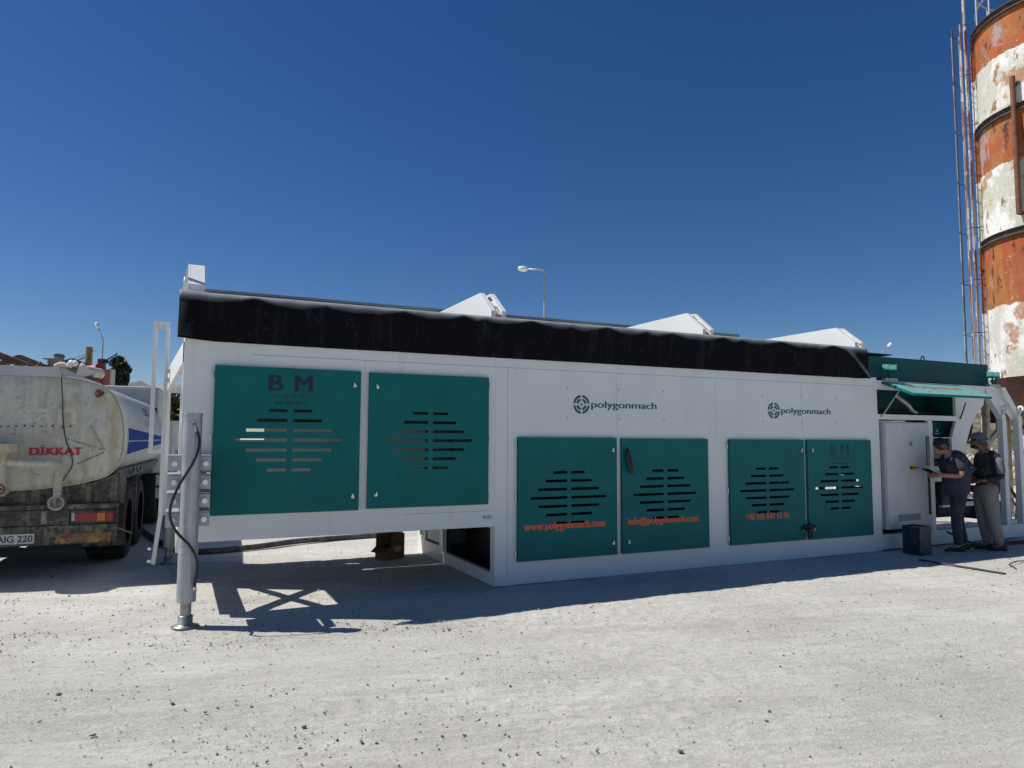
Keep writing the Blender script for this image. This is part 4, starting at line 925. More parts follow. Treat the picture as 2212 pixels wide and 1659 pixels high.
# mudguard, unseen left skirt added to block sun under the truck, wheels
b = MB()
b.prism([(.10, 1.25), (.10, .86), (.55, .80), (.62, 1.12), (5.1, 1.13), (5.1, 1.24)], 'x', 1.22, 1.27, 'chassis')
b.prism([(1.95, 1.12), (1.95, .55), (2.02, .55), (2.02, 1.12)], 'x', .75, 1.25, 'chassis'); b.box(.80, 1.26, .70, .74, .26, 1.10, 'chassis'); b.box(-1.27, -1.22, -.02, 5.2, .06, 1.15, 'chassis'); b.box(-1.2, 1.2, .12, .16, .42, .80, 'chassis')
b.build('mudguard_and_blocker', truck)
b = MB(); b.tube(catmull([(1.275, .9, 1.22), (1.28, 1.1, 1.14), (1.275, 1.35, 1.22)]), .008, 6, 'black'); b.tube(catmull([(1.28, 1.6, 1.22), (1.285, 1.9, 1.15), (1.28, 2.2, 1.22)]), .008, 6, 'black'); b.bar((1.2, .68, .48), (1.35, .75, .40), .02, .02, 'steel'); b.build('hanging_strap', truck)
for y in (1.35, 2.65, 5.6, 6.9):
    for sx in (-1, 1):
        xo = sx*1.24; xi = sx*(.78 if y < 3 else .95); b = MB()
        s0 = len(b.v); b.lathe([(.30, 0), (.46, 0), (.50, .03), (.51, .10), (.51, abs(xo-xi)-.10), (.50, abs(xo-xi)-.03), (.46, abs(xo-xi)), (.30, abs(xo-xi))], 36, 'tyre')
        b.xform(Matrix.Translation((min(xo, xi), y, .51)) @ Matrix.Rotation(R(90), 4, 'Y'))
        wh = b.build('wheel', truck); b = MB()
        b.lathe([(.0, .06), (.12, .05), (.14, .0), (.30, .10), (.31, .02)], 24, 'chassis'); b.xform(Matrix.Translation((xo-sx*.08, y, .51)) @ Matrix.Rotation(R(90*sx), 4, 'Y') @ Matrix.Scale(-1, 4, (0, 0, 1)))
        b.build('rim', wh)
# cab
b = MB(); cabp = [(5.38, .75), (7.35, .75), (7.45, 1.4), (7.2, 2.45), (6.9, 2.62), (5.38, 2.62)]
b.prism(cabp, 'x', -1.2, 1.2, 'cabgrey'); M['cabgrey'] = mat('grey_cab_paint', (.42, .43, .43), .45, noise=(4, (.3, .3, .3), .5, .75)); cabo = b.build('cab', truck, bevel=.06)
b = MB(); b.prism([(6.2, 1.6), (7.1, 1.6), (6.95, 2.3), (6.25, 2.35)], 'x', 1.201, 1.206, 'glass_dark'); b.build('side_window', cabo)
b = MB(); b.tube(catmull([(1.15, 5.32, 2.2), (1.2, 5.3, 1.9), (1.22, 5.3, 1.5), (1.2, 5.3, 1.2)]), .03, 8, 'black'); b.cyl((1.1, 5.35, 2.62), (1.1, 5.35, 2.74), .025, n=8, mt='black'); b.build('exhaust_hose', cabo)

# ================================================================= SILO
SX, SY, SR = 11.442, 14.282, 1.5
silo = empty('cement_silo', (SX, SY, 0), 0, 'tall rusty cement silo with orange and white painted bands', 'silo')
b = MB(); n = 72
bands = [(2.92, 4.33, 'silo_w'), (4.33, 5.80, 'silo_o'), (5.80, 7.20, 'silo_w'), (7.20, 8.28, 'silo_o'), (8.28, 9.48, 'silo_w'), (9.48, 10.70, 'silo_o')]
b.lathe([(SR, 2.92), (SR, 10.50)], n, 'silo_paint')
b.build('shell', silo)
b = MB(); b.lathe([(SR, 2.92), (.22, .95), (.22, .70)], 48, 'rust'); b.build('cone', silo); b = MB(); b.lathe([(SR, 10.5), (.3, 10.9), (0, 10.95)], 48, 'silo_o'); b.build('roof', silo)
for z in (5.80, 8.28, 10.42):
    b = MB(); b.lathe([(SR+.002, z-.07), (SR+.07, z-.07), (SR+.07, z-.055), (SR+.02, z-.05), (SR+.02, z+.05), (SR+.07, z+.055), (SR+.07, z+.07), (SR+.002, z+.07)], n, 'ring', smooth=False); b.build('stiffening_ring', silo)
for k, a in enumerate((R(205), R(285), R(25), R(115))):
    x, y = SR*math.cos(a), SR*math.sin(a); b = MB()
    b.box(x-.09, x+.09, y-.09, y+.09, 0, 3.1, 'legpaint'); b.prism([(-.35, 2.95), (.35, 2.95), (.0, 3.6)], 'x', -.01, .01, 'silo_w') if False else None
    b.build('leg', silo)
view = math.atan2(-SY, -SX)     # towards the camera
for da in (-22, 30):            # gusset plates above the legs
    b = MB()
    a = view+R(da); p = Vector((math.cos(a), math.sin(a), 0)); t = Vector((-math.sin(a), math.cos(a), 0))
    q = p*(SR+.0); b.add([q+Vector((0, 0, 2.95)), q+Vector((0, 0, 3.75)), q+p*.32+Vector((0, 0, 2.95)), q+t*.02+Vector((0, 0, 2.95)), q+t*.02+Vector((0, 0, 3.75)), q+p*.32+t*.02+Vector((0, 0, 2.95))], [(0, 1, 2), (5, 4, 3), (0, 3, 4, 1), (1, 4, 5, 2), (0, 2, 5, 3)], 'silo_w')
    b.build('leg_gusset', silo)
# vertical pipe on the visible face with base
a = view-R(29); p = Vector((math.cos(a), math.sin(a), 0))*(SR+.10); b = MB()
M['rustpipe'] = mat('rusty_pipe', (.20, .08, .04), .75, noise=(6, (.10, .045, .03), .45, .7))
b.cyl(p+Vector((0, 0, 6.1)), p+Vector((0, 0, 8.9)), .05, n=12, mt='rustpipe')
for z in (6.12, 8.75): b.bar(p+Vector((0, 0, z)), p*.93+Vector((0, 0, z)), .06, .06, 'rust')
b.build('filler_pipe', silo)
a2 = view-R(86); p = Vector((math.cos(a2), math.sin(a2), 0))*(SR+.025); b = MB()
pb = [(2.92, 4.0, 'silo_w'), (4.0, 5.5, 'silo_o'), (5.5, 7.0, 'silo_w'), (7.0, 8.0, 'silo_o'), (8.0, 9.1, 'silo_w'), (9.1, 10.2, 'silo_o')]
b.cyl(p+Vector((0, 0, 2.92)), p+Vector((0, 0, 10.2)), .055, n=12, mt='silo_paint')
b.build('side_pipe', silo)
# caged ladder
az = view-R(82); e = Vector((math.cos(az), math.sin(az), 0)); tt = Vector((-math.sin(az), math.cos(az), 0)); cc = e*(SR+.20)
M['ladder_paint'] = mat('weathered_ladder_paint', (.36, .30, .28), .6, noise=[(1.2, (.22, .10, .07), .45, .6), (2.0, (.6, .58, .55), .55, .62)])
M['ladder_dark'] = mat('dark_ladder_steel', (.05, .05, .06), .6)
for z in [2.8+k*1.13 for k in range(8)]:
    b = MB()
    pts = [cc+e*(.22*math.cos(t))+tt*(.30*math.sin(t))+Vector((0, 0, z)) for t in [R(-125)+R(250)*k/14 for k in range(15)]]
    b.tube([e*(SR)+tt*(-.3)+Vector((0, 0, z))]+pts+[e*(SR)+tt*(.3)+Vector((0, 0, z))], .009, 6, 'ladder_dark'); b.build('cage_hoop', silo)
for t in (-75, -25, 25, 75): b = MB(); q = cc+e*(.22*math.cos(R(t)))+tt*(.30*math.sin(R(t))); b.cyl(q+Vector((0, 0, 2.2)), q+Vector((0, 0, 10.75)), .016, n=8, mt='ladder_dark' if t == 25 else 'ladder_paint'); b.build('cage_bar', silo)
b = MB()
for s in (-.21, .21): q = e*(SR+.16)+tt*s; b.cyl(q+Vector((0, 0, .5)), q+Vector((0, 0, 11.6)), .022, n=8, mt='ladder_paint')
for k in range(36): z = .7+k*.3; b.cyl(e*(SR+.16)+tt*-.21+Vector((0, 0, z)), e*(SR+.16)+tt*.21+Vector((0, 0, z)), .011, n=6, mt='ladder_dark')
b.build('ladder', silo)
b = MB()
for k in range(16): a = 2*math.pi*k/16; b.cyl((1.45*math.cos(a), 1.45*math.sin(a), 10.48), (1.45*math.cos(a), 1.45*math.sin(a), 11.55), .02, n=6, mt='galv')
for z in (11.0, 11.55): b.tube([(1.45*math.cos(2*math.pi*k/40), 1.45*math.sin(2*math.pi*k/40), z) for k in range(40)], .018, 6, 'galv', True)
b.build('guardrail', silo)
b = MB(); b.cyl((0, 0, .45), (0, 0, .72), .26, n=20, mt='yellow_paint'); M['yellow_paint'] = mat('ochre_valve_paint', (.42, .26, .02), .5, noise=(9, (.2, .13, .04), .5, .7)); b.cyl((.3, -.2, .55), (.75, -.5, .6), .12, n=16, mt='yellow_paint'); b.build('outlet_valve', silo)

# vibration motors and posts inside the end frame of the plant
def motor(x, y, z):
    b = MB(); b.cyl((x, y, z-.30), (x, y, z-.002), .075, n=18, mt='black'); o = b.build('vibration_motor', plant); b = MB(); b.lathe([(0, z+.12), (.07, z+.115), (.085, z+.10), (.085, z)], 18, 'yellow_paint', (x, y)); b.build('motor_cap', o)
motor(9.88, .40, 2.26); motor(10.08, .42, 2.08)
b = MB(); b.box(9.68, 9.76, .42, .50, .24, 2.45, 'legpaint'); b.box(10.2, 10.28, .42, .50, .24, 2.0, 'legpaint'); b.bar((9.76, .46, 1.6), (10.25, .46, 1.95), .05, .09, 'legpaint'); b.box(9.6, 10.6, .40, .52, .14, .24, 'white'); b.build('inner_post', plant)
b = MB()
for k, (x0, x1, z1, w_) in enumerate(((9.35, 9.95, 1.75, .09), (9.75, 9.30, 1.5, .06), (9.55, 10.2, 1.2, .10), (9.9, 9.5, .9, .07))): b.bar((x0, 13.3+.08*k, 0), (x1, 13.9+.08*k, z1), w_, .03, 'oldwood' if k % 2 else 'legpaint')
o = b.build('leaning_planks'); tag(o, 'old brown and cream planks leaning under the cement silo', 'planks')

# ================================================================= STREET LAMPS
def street_lamp(x, y, h, armdir, armlen, rise, label, head_r=.28):
    e = empty('street_lamp', (x, y, 0), 0, label, 'street lamp', 'street lamps beyond the yard')
    b = MB(); b.cyl((0, 0, 0), (0, 0, h), .075, .04, n=14, mt='galv'); b.build('pole', e)
    d = Vector((math.cos(armdir), math.sin(armdir), 0)); tip = Vector((0, 0, h))+d*armlen+Vector((0, 0, rise))
    b = MB(); b.tube([Vector((0, 0, h-.02)), Vector((0, 0, h))+d*.05+Vector((0, 0, .03)), tip], .035, 10, 'galv'); b.build('arm', e)
    b = MB(); prof = [(0, -.05), (.35, -.05), (.62, .0), (.66, .07), (.55, .13), (.15, .15), (0, .10)]
    u = Vector((-d.y, d.x, 0)); sl = (d*armlen+Vector((0, 0, rise))).normalized(); nn = sl.cross(u)
    if nn.z < 0: nn = -nn
    vs = []; fs = []; nr = 7
    secs = [(0, .05, .05), (.06, .11, .09), (.18, .14, .12), (.32, .13, .10), (.40, .05, .05)]
    for (t, wv, hv) in secs:
        for k in range(12): a = 2*math.pi*k/12; vs.append(tip+sl*(t-.05)+u*(wv*math.cos(a))+nn*(hv*math.sin(a)))
    for i in range(len(secs)-1):
        for k in range(12): fs.append((i*12+k, i*12+(k+1) % 12, (i+1)*12+(k+1) % 12, (i+1)*12+k))
    fs += [list(range(12))[::-1], [(len(secs)-1)*12+k for k in range(12)]]
    b.add(vs, fs, 'lamp_glass', True); b.build('lamp_head', e)
    return e
street_lamp(.046*28, 28, 1.65+.2395*28, R(180), .72, .06, 'street lamp with a level arm rising above the middle of the black skirt')
street_lamp(-.580*44, 44, 1.65+.138*44, R(178), .35, .75, 'street lamp with a short steep arm above the tanker truck')
street_lamp(.520*50, 50, 1.65+.118*50, R(10), .75, .75, 'street lamp tilting up behind the teal roof hood')

# ================================================================= BACKGROUND LEFT
def pt(ax, y): return ax*y
# open timber shed
e = empty('timber_shed', (pt(-.745, 24), 24, 0), R(12), 'open shed with a dark brown pitched roof frame above the tank at the far left', 'shed')
b = MB(); b.bar((-3.4, 0, 3.4), (-.2, 0, 4.65), .25, .22, 'oldwood'); b.bar((-.2, 0, 4.65), (1.55, 0, 3.95), .25, .22, 'oldwood'); b.bar((-3.4, 0, 3.9), (1.4, 0, 3.75), .2, .12, 'rust'); b.bar((1.3, 0, 3.98), (2.0, 0, 3.95), .3, .12, 'oldwood'); b.bar((-3.2, 3, 3.4), (-.2, 3, 4.65), .25, .2, 'oldwood'); b.bar((-.2, 3, 4.65), (1.5, 3, 3.95), .25, .2, 'oldwood'); b.build('roof_frame', e)
b = MB()
for x in (-3.2, -1.4, .6, 1.5): b.box(x-.1, x+.1, -.1, .1, 0, 3.9, 'oldwood')
b.build('post', e)
b = MB(); b.box(.7, 2.0, .12, .2, 2.6, 3.86, 'brick'); b.box(-3.3, 2.0, 3.1, 3.2, 0, 3.2, 'brick'); b.build('plank_wall', e)
# rusty scrap along the skyline
b = MB(); rnd = random.Random(12)
for k in range(90):
    az_ = rnd.uniform(-.80, -.655); y = rnd.uniform(20.5, 22.5); z = rnd.uniform(0, 1)**.5*(1.65+.108*y-.25*abs(math.sin(az_*60))); p0 = Vector((az_*y, y, max(.1, z))); d_ = Vector((rnd.uniform(-1, 1), rnd.uniform(-.5, .5), rnd.uniform(-.35, .5)))*rnd.uniform(.15, .6)
    b.bar(p0-d_*.5, p0+d_*.5, rnd.uniform(.03, .22), rnd.uniform(.03, .2), rnd.choice(['rust', 'oldwood', 'chassis', 'ring', 'brick']))
for k in range(30):
    az_ = -.80+.145*k/29; y = 21.5; b.bar((az_*y, y, 0), (az_*y+rnd.uniform(-.2, .2), y, 1.65+.100*y), rnd.uniform(.05, .5), .06, rnd.choice(['rust', 'oldwood', 'chassis']))
o = b.build('scrap_metal'); tag(o, 'tangle of rusty brown scrap metal heaped behind the tanker', 'scrap', kind='stuff')
# house with chimney
e = empty('old_house', (pt(-.653, 34), 34, 0), R(5), 'small brown house with a capped chimney beyond the shed', 'house')
b = MB(); b.box(-.9, .7, 0, 3, 0, 4.95, 'stucco'); b.build('wall', e)
b = MB(); b.box(-1.0, .8, -.2, 3.2, 4.95, 5.05, 'rooftile'); b.box(-.30, .0, .3, 1.0, 5.05, 5.40, 'stucco'); b.box(-.5, .1, .25, 1.1, 5.40, 5.44, 'rooftile'); rf = b.build('roof', e)
b = MB(); b.box(.06, .36, .2, .5, 5.06, 5.52, 'stucco'); b.prism([(.0, 5.53), (.42, 5.53), (.30, 5.66), (.12, 5.66)], 'y', .14, .56, 'rooftile'); b.build('chimney', rf)
# grey gable
e = empty('gable_barn', (pt(-.622, 38), 38, 0), R(28), 'dark grey gabled barn roof behind the tank', 'barn')
b = MB(); b.prism([(-.75, 0), (.75, 0), (.75, 5.45), (0, 5.72), (-.75, 5.45)], 'y', 0, 6, 'stucco'); b.build('wall', e)
b = MB(); b.prism([(-.85, 5.46), (0, 5.74), (.85, 5.46), (.85, 5.54), (0, 5.84), (-.85, 5.54)], 'y', -.3, 6.3, 'rooftile'); b.build('roof', e)
# ochre silo on legs with an inclined conveyor
e = empty('small_ochre_silo', (pt(-.599, 42), 42, 0), 0, 'small ochre silo on thin legs in the distance above the tank', 'silo')
b = MB(); b.cyl((0, 0, 6.05), (0, 0, 6.98), .19, n=24, mt='yellowbrown'); b.cyl((0, 0, 5.8), (0, 0, 6.049), .08, .19, n=24, mt='yellowbrown'); b.build('shell', e)
for a in (45, 135, 225, 315): b = MB(); b.cyl((.17*math.cos(R(a)), .17*math.sin(R(a)), 0), (.17*math.cos(R(a)), .17*math.sin(R(a)), 6.05), .03, n=8, mt='yellowbrown'); b.build('leg', e)
b = MB(); b.bar((-1.2, -.2, 5.9), (.0, 0, 6.45), .12, .08, 'galv'); b.bar((-1.1, -.2, 6.15), (.5, 0, 6.8), .03, .03, 'galv'); b.build('conveyor', e)
# red machine with boom
e = empty('red_mixer', (pt(-.585, 30), 30, 0), R(10), 'red steel mixer machine with a black boom above the tank', 'machine')
b = MB(); b.cyl((-.60, 0, 4.35), (.0, 0, 4.45), .28, n=24, mt='redsteel'); b.box(.0, .26, -.12, .12, 2.0, 4.95, 'redsteel'); b.box(-.7, .28, -.3, .3, 2.6, 4.1, 'redsteel'); b.build('frame', e)
b = MB(); b.box(.28, .56, -.22, .22, 2.4, 4.50, 'wall_red'); b.box(.561, .60, -.23, .23, 2.4, 4.52, 'concrete'); b.build('panel', e)
b = MB(); b.bar((.18, 0, 4.82), (.66, .2, 5.22), .06, .05, 'black'); b.box(.2, .45, -.2, .2, 4.78, 4.88, 'black'); b.build('boom', e)
e = empty('concrete_pipe', (-11.15, 18.4, 0), R(60), 'short pale concrete pipe end above the walkway of the tanker', 'pipe')
b = MB(); b.cyl((0, 0, 3.36), (.7, .5, 3.36), .15, n=24, mt='concrete'); b.build('pipe_body', e)
b = MB(); b.box(.1, .4, -.1, .3, 0, 3.2, 'oldwood'); b.build('stand', e)
ground_tube('white_pipe', [(-11.36, 18.6, 3.1), (-11.36, 18.6, 3.38), (-11.28, 18.6, 3.57)], .05, 'whitepipe', 'leaning white plastic pipe beside the concrete pipe', 'pipe', 12)
ground_tube('white_bag_roll', [(-11.78, 18.8, 3.50), (-11.72, 18.8, 3.62), (-11.64, 18.8, 3.58), (-11.58, 18.8, 3.63)], .07, 'whitepipe', 'crumpled white roll showing over the tank walkway', 'roll', 10)
ground_tube('pale_sack', [(-12.2, 18.9, 3.52), (-12.05, 18.9, 3.58), (-11.9, 18.9, 3.54)], .07, 'concrete', 'pale pinkish sack left of the crumpled white roll', 'sack', 10)
b = MB(); b.box(-12.3, -11.2, 18.2, 19.4, 3.0, 3.12, 'oldwood')
for x in (-12.2, -11.3):
    for y in (18.3, 19.2): b.box(x-.05, x+.05, y-.05, y+.05, 0, 3.0, 'oldwood')
o = b.build('storage_rack'); tag(o, 'brown timber rack carrying white pipes behind the tanker', 'rack')
# small far roof right of the tree
e = empty('distant_house', (pt(-.54, 60), 60, 0), R(10), 'distant low house with a pale tiled roof right of the dark tree', 'house')
b = MB(); b.box(-2.2, 2.2, 0, 4, 0, 5.5, 'stucco'); b.build('wall', e); b = MB(); b.prism([(-2.6, 5.5), (2.6, 5.5), (1.0, 6.4)], 'y', -.3, 4.3, 'concrete'); b.build('roof', e)

# ---------------------------------------------------------------- trees
def tree(name, x, y, h, w_, trunk_h, mt, label, nleaf=2600, leaf=.14, seed=1, conic=.3, group=None):
    rnd = random.Random(seed); e = empty(name, (x, y, 0), 0, label, 'tree', group)
    b = MB(); b.tube([(0, 0, 0), (.05, .02, trunk_h*.6), (-.03, 0, trunk_h), (.02, 0, h*.85)], [.05*w_, .04*w_, .03*w_, .008*w_], 8, 'bark')
    for k in range(9):
        a = rnd.uniform(0, 6.3); z = trunk_h+(h-trunk_h)*rnd.uniform(.0, .7); L = w_*.4
        b.tube([(0, 0, z*.9), (L*.5*math.cos(a), L*.5*math.sin(a), z+.1*h), (L*math.cos(a), L*math.sin(a), z+.16*h)], [.02*w_, .012*w_, .004*w_], 6, 'bark')
    b.build('trunk', e)
    b = MB(); clumps = []
    for k in range(46):
        t = rnd.random(); z = trunk_h*.7+(h-trunk_h*.7)*t; rad = w_/2*(math.sin(math.pi*min(1, .12+t*.85))**.7)*(1-conic*t); a = rnd.uniform(0, 6.3); q = rnd.uniform(.3, .92)
        clumps.append((rad*q*math.cos(a), rad*q*math.sin(a), z, rnd.uniform(.10, .2)*w_))
    vs = []; fs = []
    for k in range(nleaf):
        c = rnd.choice(clumps); v = Vector((rnd.gauss(0, 1), rnd.gauss(0, 1), rnd.gauss(0, 1))).normalized()*c[3]*rnd.uniform(.55, 1.1)
        p = Vector(c[:3])+v; n1 = Vector((rnd.gauss(0, 1), rnd.gauss(0, 1), rnd.gauss(0, 1))).normalized(); u = n1.orthogonal().normalized(); wv = n1.cross(u); s = leaf*rnd.uniform(.6, 1.3); i = len(vs)
        vs += [p-u*s, p+wv*s*.5, p+u*s, p-wv*s*.5]; fs.append((i, i+1, i+2, i+3))
    b.add(vs, fs, mt); b.build('crown', e); return e
tree('evergreen_tree', pt(-.556, 36), 36, 5.5, 1.9, 1.2, 'leaf_dark', 'dense dark evergreen tree rising behind the tanker', 5200, .13, 4)
tree('olive_tree', pt(-.476, 34), 34, 3.75, 4.0, .8, 'leaf_olive', 'olive green tree seen in the gap between the truck and the plant', 3500, .15, 9)
tree('leafy_tree', 24.5, 29.5, 3.6, 6.5, .8, 'leaf_dark', 'wide green tree behind the white end frames at the right', 5200, .17, 12)
tree('olive_tree', 20.3, 26.5, 2.9, 4.2, .6, 'leaf_olive', 'low olive green tree behind the heap of pale boulders at the right', 3200, .14, 21)

# boulders behind the right end
def boulders():
    rnd = random.Random(8); b = MB()
    iv, jf = [], []
    t = (1+5**.5)/2
    iv = [(-1, t, 0), (1, t, 0), (-1, -t, 0), (1, -t, 0), (0, -1, t), (0, 1, t), (0, -1, -t), (0, 1, -t), (t, 0, -1), (t, 0, 1), (-t, 0, -1), (-t, 0, 1)]
    jf = [(0, 11, 5), (0, 5, 1), (0, 1, 7), (0, 7, 10), (0, 10, 11), (1, 5, 9), (5, 11, 4), (11, 10, 2), (10, 7, 6), (7, 1, 8), (3, 9, 4), (3, 4, 2), (3, 2, 6), (3, 6, 8), (3, 8, 9), (4, 9, 5), (2, 4, 11), (6, 2, 10), (8, 6, 7), (9, 8, 1)]
    for k in range(420):
        u = rnd.uniform(-1, 1); v = rnd.random(); x = 17.2+u*5.2+v*1.2; y = 21.5+v*3.5+u*1.0; z = v*1.15; r = rnd.uniform(.12, .40)
        q = [rnd.uniform(.75, 1.15)/1.9*r for _ in iv]; sx, sy, sz = rnd.uniform(.8, 1.3), rnd.uniform(.8, 1.3), rnd.uniform(.6, 1)
        b.add([(x+p[0]*s*sx, y+p[1]*s*sy, max(z+p[2]*s*sz, -.1)) for p, s in zip(iv, q)], jf, 'rock')
    o = b.build('limestone_rubble'); tag(o, 'bank of broken pale limestone boulders behind the right end of the plant', 'rubble', kind='stuff')
boulders()
# low hill at the right background
b = MB(); vs = []; nx, ny = 40, 12
for j in range(ny+1):
    for i in range(nx+1):
        x = 4+i*1.6; y = 46+j*5; z = (1-math.cos(math.pi*min(1, j/8)))*2.3*(.5+.5*math.sin(min(1, i/14)*math.pi/2))*(1+.15*math.sin(i*.9+j))-.05; vs.append((x, y, z))
k = nx+1; M['hill'] = mat('dry_hillside', (.16, .14, .09), .95, noise=[(.35, (.06, .075, .03), .45, .6), (1.5, (.3, .26, .2), .6, .75)])
b.add(vs, [(j*k+i, j*k+i+1, (j+1)*k+i+1, (j+1)*k+i) for j in range(ny) for i in range(nx)], 'hill', True); o = b.build('hillside'); tag(o, 'low dry hillside beyond the yard', 'hill', kind='structure')

# ================================================================= PEOPLE
def skinmesh(name, nodes, edges, mt, parent, sub=2):
    """nodes: {key: (co, radius or (rx, ry))}; one continuous skinned surface, baked to a mesh"""
    keys = list(nodes); me = bpy.data.meshes.new(name); me.from_pydata([nodes[k][0] for k in keys], [(keys.index(a), keys.index(c)) for a, c in edges], [])
    o = bpy.data.objects.new('tmp', me); col.objects.link(o)
    o.modifiers.new('skin', 'SKIN'); sv = me.skin_vertices[0].data
    for i, k in enumerate(keys):
        r = nodes[k][1]; sv[i].radius = (r, r) if not isinstance(r, tuple) else r
    sv[0].use_root = True
    s = o.modifiers.new('sub', 'SUBSURF'); s.levels = sub; s.render_levels = sub
    m2 = to_mesh(o); bpy.data.objects.remove(o); m2.name = name; m2.materials.clear(); m2.materials.append(M[mt])
    for p in m2.polygons: p.use_smooth = True; p.material_index = 0
    ob = bpy.data.objects.new(name, m2); col.objects.link(ob); ob.parent = parent; return ob
def chain(*ks): return list(zip(ks[:-1], ks[1:]))
# body frame: +x forward, +y the person's left, z up
def hand(nodes, edges, wrist, wp, d, palm_n, curl, tagk):
    d = Vector(d).normalized(); n_ = Vector(palm_n).normalized(); s = d.cross(n_).normalized()
    nodes[tagk+'palm'] = (tuple(Vector(wp)+d*.075), .030); edges.append((wrist, tagk+'palm'))
    for i, (off, L) in enumerate(((-.033, .068), (-.011, .078), (.011, .073), (.032, .058))):
        b0 = Vector(wp)+d*.09+s*off; d1 = (d*math.cos(curl*.5)+n_*math.sin(curl*.5)); d2 = (d*math.cos(curl*1.3)+n_*math.sin(curl*1.3))
        nodes[f'{tagk}f{i}a'] = (tuple(b0), .0095); nodes[f'{tagk}f{i}b'] = (tuple(b0+d1*L*.5), .0088); nodes[f'{tagk}f{i}c'] = (tuple(b0+d1*L*.5+d2*L*.5), .0075)
        edges += [(tagk+'palm', f'{tagk}f{i}a'), (f'{tagk}f{i}a', f'{tagk}f{i}b'), (f'{tagk}f{i}b', f'{tagk}f{i}c')]
    tb = Vector(wp)+d*.035-s*.03; nodes[tagk+'t0'] = (tuple(tb), .012); nodes[tagk+'t1'] = (tuple(tb+d*.03-s*.022+n_*.012), .010); nodes[tagk+'t2'] = (tuple(tb+d*.055-s*.028+n_*.022), .0085)
    edges += [(wrist, tagk+'t0'), (tagk+'t0', tagk+'t1'), (tagk+'t1', tagk+'t2')]
def head_mesh(name, parent, centre, pitchdeg, yaw, mt, h=.235):
    """shaped head with brow, nose, lips, chin and ears, looking along +x"""
    b = MB(); nu, nv = 32, 24; vs = []
    for j in range(nv+1):
        th = math.pi*j/nv; z = math.cos(th)
        for i in range(nu):
            ph = 2*math.pi*i/nu; cx_, cy_ = math.cos(ph), math.sin(ph); r = math.sin(th)
            x = .098*r*cx_; y = .076*r*cy_; Z = .118*z
            if Z < -.02: k = (-Z-.02)/.1; y *= 1-.30*k; x = x*(1-.05*k) if x > 0 else x*(1-.35*k)
            if cx_ > 0:
                f = math.exp(-(y/.014)**2); nose = f*math.exp(-((Z+.012)/.020)**2)*.024+f*math.exp(-((Z-.012)/.022)**2)*.010
                brow = math.exp(-((Z-.030)/.010)**2)*.006*math.exp(-(y/.05)**2)
                eye = -math.exp(-((Z-.014)/.009)**2)*(math.exp(-((abs(y)-.030)/.013)**2))*.010
                lip = math.exp(-((Z+.048)/.008)**2)*math.exp(-(y/.022)**2)*.007; chin = math.exp(-((Z+.090)/.018)**2)*math.exp(-(y/.03)**2)*.014
                x += (nose+brow+eye+lip+chin)*cx_**.5*(r > .05)
            if cx_ < 0: x *= 1.08
            vs.append((x, y, Z))
    fs = [(j*nu+i, (j+1)*nu+i, (j+1)*nu+(i+1) % nu, j*nu+(i+1) % nu) for j in range(nv) for i in range(nu)]
    b.add(vs, fs, mt, True)
    for s in (-1, 1):
        b.tube([(-.012+.022*math.cos(a), s*(.078+.006*math.sin(a*.5)), -.002+.032*math.sin(a)) for a in [k*math.pi/6 for k in range(12)]], .008, 6, mt, True)
        b.cyl((-.012, s*.070, -.002), (-.012, s*.080, -.002), .018, n=10, mt=mt)
        b.cyl((.083, s*.030, .014), (.0885, s*.030, .014), .010, n=10, mt='eyewhite'); b.cyl((.0885, s*.030, .014), (.0895, s*.030, .014), .005, n=8, mt='hair')
        b.bar((.093, s*.018, .034), (.088, s*.044, .036), .006, .005, 'hair')
    b.bar((.094, -.02, -.051), (.094, .02, -.051), .003, .003, 'lip')
    b.xform(Matrix.Translation(centre) @ Matrix.Rotation(R(yaw), 4, 'Z') @ Matrix.Rotation(R(pitchdeg), 4, 'Y'))
    return b
M['eyewhite'] = mat('eye_white', (.55, .53, .5), .3); M['lip'] = mat('lip_line', (.16, .06, .05), .5)
def join_into(ob, mb):
    """append an MB mesh to a body so that head and body are one mesh"""
    me = ob.data; v0 = [tuple(v.co) for v in me.vertices]; f0 = [list(p.vertices) for p in me.polygons]
    n = MB(); base = me.materials[0].name; key = [k for k in M if M[k] == me.materials[0]][0]
    n.add(v0, f0, key, True); off = len(n.v); n.v += mb.v
    for f, mi, sm in zip(mb.f, mb.mi, mb.sm): n.f.append([off+q for q in f]); n.mi.append(n.m(mb.mats[mi])); n.sm.append(sm)
    p = ob.parent; nm = ob.name; bpy.data.objects.remove(ob); return n.build(nm, p)
def hair_mesh(centre, pitchdeg, parent, long_=1.0):
    b = MB(); nu, nv = 28, 16; vs = []; rnd = random.Random(6)
    for j in range(nv+1):
        for i in range(nu):
            ph = 2*math.pi*i/nu; front = max(0, math.cos(ph)); th = (math.pi*.66-front*.50)*j/nv
            q = 1+.05*rnd.uniform(-1, 1); vs.append((.112*math.sin(th)*math.cos(ph)*q-.006, .090*math.sin(th)*math.sin(ph)*q, .134*math.cos(th)*q+.002))
    b.add(vs, [(j*nu+i, (j+1)*nu+i, (j+1)*nu+(i+1) % nu, j*nu+(i+1) % nu) for j in range(nv) for i in range(nu)], 'hair', True)
    b.xform(Matrix.Translation(centre) @ Matrix.Rotation(R(pitchdeg), 4, 'Y')); o = b.build('hair', parent); s = o.modifiers.new('th', 'SOLIDIFY'); s.thickness = .008; return o
